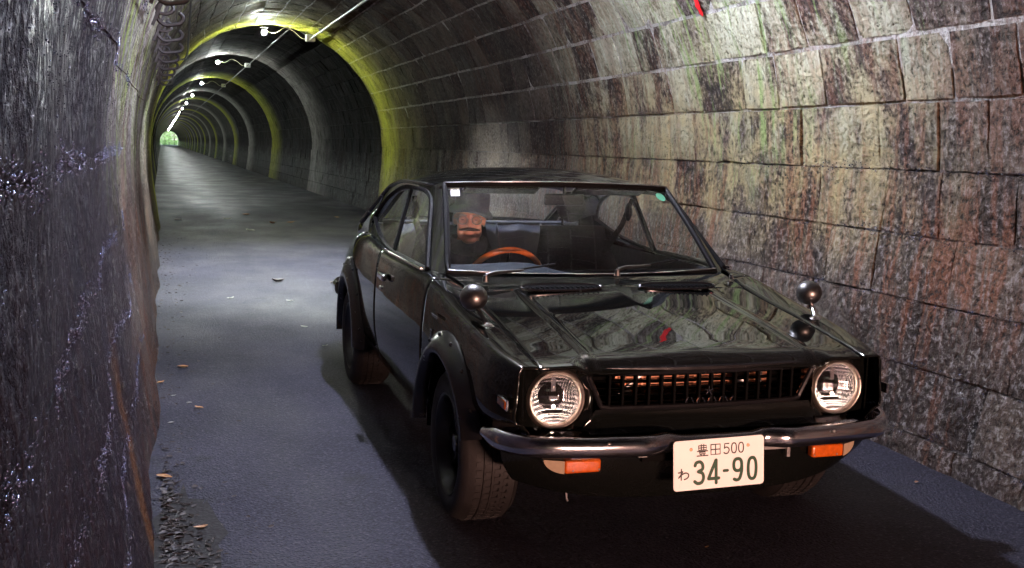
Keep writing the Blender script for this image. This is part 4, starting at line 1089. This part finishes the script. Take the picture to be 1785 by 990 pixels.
# wing mirrors
for sg in (-1, 1):
    mr = empty('wing_mirror', (sg * .662, .49, CR(.49) - .004), parent=car)
    bc = Vector((sg * .026, .095, .088))
    mb = MB(); mb.lathe([(.001, .014), (.012, .012), (.022, .004), (.026, 0)], (0, 0, 0), 'z', 16); mb.build('mirror_foot', M['chrome'], mr)
    mb = MB(); mb.tube([(0, 0, .006), (sg * .010, .03, .03), tuple(bc + Vector((-sg * .006, -.02, -.035)))], [.012, .010, .008], 10); mb.build('mirror_stalk', M['chrome'] if sg > 0 else M['satin'], mr)
    mb = MB()
    V = []; F = []; N1, N2 = 26, 16
    for j in range(N2 + 1):
        tt = math.pi * .5 * j / N2 * 1.18; r = math.sin(min(tt, math.pi / 2 + .2)); h = -math.cos(tt)
        for i in range(N1):
            a = 2 * math.pi * i / N1; V.append(bc + Vector((.050 * r * math.cos(a), .052 * h, .048 * r * math.sin(a))))
    for j in range(N2):
        for i in range(N1): F.append((j * N1 + i, j * N1 + (i + 1) % N1, (j + 1) * N1 + (i + 1) % N1, (j + 1) * N1 + i))
    mb.add(V, F); mb.build('mirror_shell', M['gunmetal'], mr, sharp=None)
    mb = MB(); mb.lathe([(.0005, .010), (.046, .010)], bc, 'y', 24); mb.build('mirror_glass', M['reflector'], mr)
# wipers
for (b0, e0) in (((-.52, 1.03, .858), (-.175, 1.155, .895)), ((.085, 1.11, .868), (.43, 1.225, .902))):
    wp = empty('wiper', b0, parent=car); b = Vector((0, 0, 0)); e = Vector(e0) - Vector(b0)
    mb = MB(); mb.lathe([(.001, .03), (.010, .028), (.014, .0)], (0, 0, -.008), 'z', 12); mb.build('wiper_pivot', M['gunmetal'], wp)
    mid = e * .52 + Vector((0, 0, .012)); mb = MB(); mb.tube([(0, 0, .018), tuple(e * .12 + Vector((0, 0, .024))), tuple(mid)], [.009, .008, .005], 8); mb.build('wiper_arm', M['gunmetal'], wp)
    mb = MB(); mb.tube([tuple(e * .08 + Vector((0, .02, .012))), tuple(e * .5 + Vector((0, .015, .016))), tuple(e * 1.0 + Vector((0, .02, .010)))], .0045, 6); mb.build('wiper_blade', M['trim'], wp)
mb = MB(); mb.lathe([(.001, .022), (.008, .02), (.013, 0)], (.60, 1.06, HE(1.06) + .01), 'z', 10); mb.build('washer_jet', M['chrome'], car)
# wing badges (script and upright bars)
for sg in (-1, 1):
    bx = lambda v, w: sg * (side(.52, v)[0] + .004)
    bd = empty('wing_badge', (sg * .757, .88, .70), parent=car)
    mb = MB(); mb.box((sg * .006, -.005, .045), (.004, .10, .004))
    for k in range(6): mb.box((sg * .006, -.048 + .016 * k, .040), (.004, .004, .012))
    mb.build('badge_script', M['chrome'], bd)
    mb = MB(); mb.box((sg * .006, .045, -.05), (.004, .005, .055)); mb.box((sg * .006, .060, -.05), (.004, .005, .055)); mb.box((sg * .006, .052, -.022), (.004, .03, .004)); mb.build('badge_bars', M['chrome'], bd)

# ---- cabin
mb = MB(); mb.grid(lambda x, k: (x * .60, 1.20 + .075 * x * x + .30 * k, .858 + .012 * math.sin(k * 2.4) - .02 * max(0, k - .8) * 5 - .060 * k * sst(-.42, -.05, x) + (.022 * math.exp(-((x + .46) / .30)**2) * math.sin(math.pi * min(1, k * 1.1)))), lin(-1, 1, 30), lin(0, 1, 12)); db = mb.build('dashboard', M['dash'], car, sharp=None)
mb = MB(); mb.grid(lambda x, k: (x * .62, 1.50 + .05 * k, .84 - .35 * k), lin(-1, 1, 8), lin(0, 1, 4)); mb.build('dash_face', M['vinyl'], db)
swc = Vector((-.272, 1.60, .775)); swm = Matrix.Rotation(R(-62), 3, 'X')       # tilt of the wheel
sw = empty('steering_wheel', swc, parent=car)
ringp = [tuple(swm @ Vector((.178 * math.cos(a), .178 * math.sin(a), 0))) for a in [2 * math.pi * i / 48 for i in range(48)]]
mb = MB(); mb.tube(ringp, .0145, 10, closed=True); mb.build('wood_rim', M['wood'], sw)
mb = MB()
for a in (90, 210, 330): mb.tube([(0, 0, 0), tuple(swm @ Vector((.17 * math.cos(R(a + 180)), .17 * math.sin(R(a + 180)), 0)))], .009, 6)
mb.ball((0, 0, 0), .035, 12, 8); mb.tube([(0, 0, 0), (0, -.16, -.07)], .025, 8); mb.build('spokes_and_hub', M['satin'], sw)
def seat(u):
    st = empty('front_seat', (u, 2.16, .28), parent=car)
    mb = MB(); mb.grid(lambda a, k: (lambda x, z: (x, -.06 + .20 * k + .035 * math.cos(math.pi * min(1, abs(x) / .25)) * -1 - .05, z))((.235 - .05 * k**3) * math.cos(a) , .12 + .46 * k), lin(0, 2 * math.pi, 2), [0, 1])
    mb = MB()
    for (yy, th) in ((0, 1),):
        V = []; F = []; NU, NV = 22, 14
        for j in range(NV + 1):
            k = j / NV; wv = .245 - .06 * sst(.55, 1, k) ; zz = .10 + .60 * k
            thk = .075 * (1 - .35 * k) * math.sin(math.pi * min(1, .15 + k * .85 * (1 if k < .9 else 1)) ) + .02
            for i in range(NU):
                a = 2 * math.pi * i / NU; ca, sa = math.cos(a), math.sin(a)
                V.append((wv * math.copysign(abs(ca)**.55, ca), -.02 + .22 * k + thk * math.copysign(abs(sa)**.7, sa), zz))
        for j in range(NV):
            for i in range(NU): F.append((j * NU + i, j * NU + (i + 1) % NU, (j + 1) * NU + (i + 1) % NU, (j + 1) * NU + i))
        F += [tuple(range(NU)), tuple(NV * NU + i for i in range(NU))]
        mb.add(V, F)
    mb.build('seat_back', M['seatcloth'], st)
    mb = MB(); mb.ball((0, .225, .800), (.085, .042, .085), 18, 12); mb.build('headrest', M['seatcloth'], st)
    mb = MB(); mb.tube([(-.05, .215, .66), (-.05, .22, .75)], .007, 6); mb.tube([(.05, .215, .66), (.05, .22, .75)], .007, 6); mb.build('headrest_posts', M['trim'], st)
    mb = MB(); mb.box((0, -.24, .06), (.48, .46, .16)); bevel(mb.build('seat_cushion', M['seatcloth'], st), .05, 4)
    return st
seat(-.34); seat(.335)
# rear bench with vertical piping, parcel shelf, trim
rs = empty('rear_seat', (0, 2.86, .35), parent=car)
mb = MB(); mb.grid(lambda x, k: (x * .60, -.05 + .13 * k - .05 * math.cos(math.pi * (k - .5)) - .012 * math.cos(x * 9.0)**4, .05 + .55 * k), lin(-1, 1, 61), lin(0, 1, 14)); bk = mb.build('bench_back', M['vinyl'], rs, sharp=None)
mb = MB(); mb.tube([(-.60, .075, .605), (.60, .075, .605)], .010, 8)
for x in (-.52, -.21, .07, .34, .57): mb.tube([(x, -.05 + .13 * k - .05 * math.cos(math.pi * (k - .5)) - .016, .05 + .55 * k) for k in lin(0, 1, 12)], .006, 6)
mb.build('piping', M['vinylg'], rs)
mb = MB(); mb.box((0, -.20, .03), (1.16, .42, .14)); bevel(mb.build('bench_cushion', M['vinyl'], rs), .04, 3)
mb = MB(); mb.grid(lambda x, k: (x * .60, 2.94 + .50 * k, .948 - .045 * k + .006 * math.sin(9 * k)), lin(-1, 1, 8), lin(0, 1, 5)); mb.build('parcel_shelf', M['vinylg'], car)
for sg in (-1, 1):
    mb = MB(); mb.grid(lambda v, k: (sg * (.66 - .02 * k), v, .86 - .55 * k), lin(1.3, 2.9, 8), lin(0, 1, 5)); mb.build('door_card', M['vinyl'], car)
    mb = MB(); mb.tube([(sg * .585, 2.14, 1.14), (sg * .56, 2.20, 1.0), (sg * .50, 2.27, .86), (sg * .47, 2.26, .80)], [.012, .016, .02, .012], 6, flat=(1, .3)); mb.ball((sg * .575, 2.16, 1.07), (.018, .03, .05), 10, 8); mb.build('seat_belt', M['trim'], car)
mb = MB(); mb.grid(lambda x, v: (UD(v) * x * .97, v, WD(v) - .012 + (WC(v) - WD(v) - .014) * (1 - abs(x)**2.7)), lin(-1, 1, 20), lin(1.68, 2.80, 14)); mb.build('headlining', M['vinylg'], car, sharp=None)
im = empty('interior_mirror', (.03, 1.66, 1.155), parent=car)
mb = MB(); mb.box((0, 0, 0), (.20, .022, .055)); bevel(mb.build('mirror_housing', M['trim'], im), .01, 3)
mb = MB(); mb.tube([(0, 0, .02), (0, -.01, .08)], .007, 6); mb.build('mirror_arm', M['trim'], im)
for sg in (-1, 1):
    mb = MB(); mb.box((sg * .27, 1.70, 1.196), (.36, .09, .016), Matrix.Rotation(R(-20), 3, 'X')); bevel(mb.build('sun_visor', M['trim'], car), .006, 2)

# ------------------------------------------------------------------ the driver
def remeshed(name, mb, vox, mat, sm=6):
    tmp = mb.build('tmp', mat, None, fix=True)
    m = tmp.modifiers.new('r', 'REMESH'); m.mode = 'VOXEL'; m.voxel_size = vox; m.use_smooth_shade = True
    s = tmp.modifiers.new('s', 'SMOOTH'); s.factor = .5; s.iterations = sm
    dg = bpy.context.evaluated_depsgraph_get()
    me = bpy.data.meshes.new_from_object(tmp.evaluated_get(dg)); me.name = name
    bpy.data.objects.remove(tmp)
    if not me.materials: me.materials.append(mat)
    o = bpy.data.objects.new(name, me); col.objects.link(o); me.shade_smooth(); return o
HC = Vector((-.342, 1.985, 1.035)); HY = R(14)
hm = Matrix.Rotation(-HY, 3, 'Z')                       # head turned a little towards the lane
H = lambda x, y, z: HC + hm @ Vector((x, y, z))
def hball(mb, x, y, z, r, rot=None):
    t = MB(); t.ball((0, 0, 0), r, 18, 12); mb.add([H(x, y, z) + hm @ Vector(p) for p in t.v], t.f)
mb = MB()
hball(mb, 0, .005, .02, (.066, .093, .098)); hball(mb, 0, -.024, -.042, (.061, .064, .074)); hball(mb, -.040, -.066, -.004, (.020, .02, .012)); hball(mb, .040, -.066, -.004, (.020, .02, .012)); hball(mb, 0, -.066, .012, (.055, .022, .026)); hball(mb, 0, -.048, -.092, (.038, .034, .026))
hball(mb, 0, -.087, .026, (.050, .016, .012)); hball(mb, -.032, -.083, .0155, (.017, .011, .0055)); hball(mb, .032, -.083, .0155, (.017, .011, .0055)); hball(mb, -.032, -.080, -.0085, (.016, .011, .006)); hball(mb, .032, -.080, -.0085, (.016, .011, .006)); hball(mb, -.045, -.055, -.055, (.016, .03, .03)); hball(mb, .045, -.055, -.055, (.016, .03, .03)); hball(mb, -.036, -.078, -.018, (.022, .018, .018)); hball(mb, .036, -.078, -.018, (.022, .018, .018))
hball(mb, 0, -.097, .008, (.0095, .016, .030)); hball(mb, 0, -.107, -.018, (.016, .016, .014)); hball(mb, -.013, -.098, -.022, (.009, .01, .009)); hball(mb, .013, -.098, -.022, (.009, .01, .009))
hball(mb, 0, -.088, -.062, (.026, .012, .008)); hball(mb, 0, -.086, -.052, (.024, .012, .007))
for s_ in (-1, 1): hball(mb, s_ * .071, .010, -.002, (.009, .018, .029))
P0 = H(0, .02, -.08)
mb.tube([tuple(P0), tuple(Vector((-.34, 2.03, .90))), (-.34, 2.05, .84)], [.055, .058, .07], 14)
# trunk, shoulders, arms to the lower wheel rim, lap and legs
mb.tube([(-.34, 2.05, .86), (-.34, 2.07, .78), (-.34, 2.09, .62), (-.34, 2.08, .48), (-.34, 2.05, .42)], [.09, .16, .165, .15, .15], 18, flat=(1, .75), updir=(1, 0, 0))
for s_ in (-1, 1):
    sh = Vector((-.34 + s_ * .165, 2.06, .80)); el = Vector((-.34 + s_ * .225, 1.90, .60)); wr = Vector((-.272 + s_ * .165, 1.675, .675))
    mb.tube([tuple(Vector((-.34, 2.06, .82))), tuple(sh), tuple(sh.lerp(el, .5)), tuple(el), tuple(el.lerp(wr, .4)), tuple(wr)], [.06, .066, .052, .043, .040, .028], 12)
    g = Vector((-.272 + s_ * .168, 1.628, .715)); pm = wr.lerp(g, .55)
    hb_ = [tuple(wr), tuple(pm), tuple(g + Vector((s_ * .006, .02, -.01)))]
    mb.tube(hb_, [.026, .034, .030], 10, flat=(1, .6))
    for k in range(4):                                    # fingers close round the rim
        b0 = g + Vector((s_ * .012, .012, -.022 + .019 * k)); L = (.8, 1, .95, .75)[k]
        mb.tube([tuple(b0), tuple(b0 + Vector((s_ * .016, -.02 * L, .004))), tuple(b0 + Vector((s_ * .004, -.040 * L, .002))), tuple(b0 + Vector((-s_ * .020, -.034 * L, 0)))], [.0095, .009, .0085, .007], 8)
    t0 = wr.lerp(g, .3) + Vector((-s_ * .01, 0, .018)); mb.tube([tuple(t0), tuple(t0 + Vector((-s_ * .018, -.022, .018))), tuple(t0 + Vector((-s_ * .012, -.05, .022)))], [.012, .011, .008], 8)
    hp = Vector((-.34 + s_ * .09, 2.04, .44)); kn = Vector((-.34 + s_ * .12, 1.62, .52)); an = Vector((-.34 + s_ * .10, 1.36, .31))
    mb.tube([tuple(hp), tuple(hp.lerp(kn, .5)), tuple(kn), tuple(kn.lerp(an, .4)), tuple(an), tuple(an + Vector((0, -.14, -.02)))], [.088, .078, .058, .056, .04, .035], 12)
person = remeshed('person', mb, .0062, M['skin'], 4)
person.matrix_world = car.matrix_world.copy() if 0 else Matrix.Translation((1.7193, 3.0629, 0)) @ Matrix.Rotation(R(-.7526), 4, 'Z')
tag(person, 'driver in a dark hat, round glasses, moustache and black jacket behind the wheel', 'person')
# jacket
mb = MB()
mb.tube([(-.34, 2.035, .895), (-.34, 2.05, .865), (-.34, 2.07, .78), (-.34, 2.09, .62), (-.34, 2.085, .48), (-.34, 2.05, .40)], [.085, .115, .185, .19, .172, .17], 20, flat=(1, .78), updir=(1, 0, 0))
for s_ in (-1, 1):
    sh = Vector((-.34 + s_ * .165, 2.06, .80)); el = Vector((-.34 + s_ * .225, 1.90, .60)); wr = Vector((-.272 + s_ * .165, 1.675, .675))
    mb.tube([tuple(Vector((-.34 + s_ * .05, 2.05, .835))), tuple(sh), tuple(sh.lerp(el, .5)), tuple(el), tuple(el.lerp(wr, .5)), tuple(el.lerp(wr, .92))], [.07, .085, .070, .060, .055, .042], 14)
    hp = Vector((-.34 + s_ * .09, 2.04, .44)); kn = Vector((-.34 + s_ * .12, 1.62, .52)); an = Vector((-.34 + s_ * .10, 1.36, .31))
    mb.tube([tuple(hp), tuple(hp.lerp(kn, .5)), tuple(kn), tuple(kn.lerp(an, .4)), tuple(an)], [.10, .092, .07, .066, .052], 12)
jk_ = remeshed('jacket_and_trousers', mb, .009, M['jacket'], 5); jk_.parent = person
mb = MB(); mb.tube([tuple(Vector((-.34 + .085 * math.cos(a), 2.012 + .075 * math.sin(a), .912 + .016 * math.sin(a)))) for a in [2 * math.pi * i / 24 for i in range(24)]], .020, 8, closed=True, flat=(1.9, .7)); mb.build('collar', M['jacket'], person)
# hat: soft crown, down-turned brim
ht = Matrix.Rotation(R(9), 3, 'Y') @ Matrix.Rotation(R(-4), 3, 'X')
mb = MB(); tmp = MB(); tmp.lathe([(.120, -.026), (.113, -.008), (.095, .008), (.092, .018), (.091, .05), (.086, .082), (.070, .100), (.04, .106), (.001, .104)], (0, 0, 0), 'z', 40)
mb.add([H(0, 0, 0) + hm @ (ht @ Vector((p[0] * .93, p[1] * 1.08 + .004, p[2] + .053 + .006 * math.sin(3 * math.atan2(p[1], p[0])) * (abs(p[0]) + abs(p[1])) / .12)) + Vector((0, .0, .0))) for p in tmp.v], tmp.f)
hat = mb.build('hat', M['hat'], person, sharp=None); hat.modifiers.new('felt', 'SOLIDIFY').thickness = .004
# moustache, hair at the sides, chin beard, glasses, eyes
mb = MB(); mb.tube([tuple(H(x, -.1045 + .22 * abs(x) + .25 * x * x * 10, -.040 - .10 * abs(x) * (abs(x) > .01))) for x in lin(-.050, .050, 15)], [.002 + .0065 * math.sin(math.pi * k)**.6 for k in lin(.03, .97, 15)], 8, flat=(1, 1)); mb.build('moustache', M['tash'], person)
mb = MB()
for s_ in (-1, 1):
    t = MB(); t.ball((0, 0, 0), (.012, .035, .036), 12, 8); mb.add([H(s_ * .072, .035, .0) + hm @ Vector(p) for p in t.v], t.f)
t = MB(); t.ball((0, 0, 0), (.055, .03, .05), 14, 8); mb.add([H(0, .082, -.01) + hm @ Vector(p) for p in t.v], t.f); mb.build('hair', M['hair'], person)
mb = MB()
for s_ in (-1, 1): mb.tube([tuple(H(s_ * x, -.101 + .25 * (x - .012), .026 + .1 * (x - .01) - 2.5 * (x - .03)**2)) for x in lin(.012, .054, 7)], [.002, .0036, .004, .004, .0036, .003, .0015], 6)
mb.build('eyebrows', M['hair'], person)
gl = MB()
for s_ in (-1, 1): gl.tube([tuple(H(s_ * .034 + .0225 * math.cos(a), -.1035, .004 + .0205 * math.sin(a))) for a in [2 * math.pi * i / 24 for i in range(24)]], .0024, 6, closed=True); gl.tube([tuple(H(s_ * .057, -.1025, .008)), tuple(H(s_ * .075, -.07, .009)), tuple(H(s_ * .08, .01, .01))], .0016, 5)
gl.tube([tuple(H(-.012, -.104, .006)), tuple(H(0, -.112, .010)), tuple(H(.012, -.104, .006))], .0016, 5)
spec = gl.build('spectacles', M['gunmetal'], person)
for s_ in (-1, 1):
    mb = MB(); mb.add([H(s_ * .034 + .0215 * math.cos(a), -.1035, .004 + .0195 * math.sin(a)) for a in [2 * math.pi * i / 20 for i in range(20)]], [tuple(range(20))]); mb.build('spectacle_lens', M['spectacle'], spec)
    mb = MB(); mb.ball(H(s_ * .032, -.0755, .004), .0105, 12, 8); e = mb.build('eye', M['eye'], person)
    mb = MB(); mb.ball(H(s_ * .0325, -.0835, .004), (.0095, .0035, .0036), 12, 6); mb.build('iris', M['tash'], e)
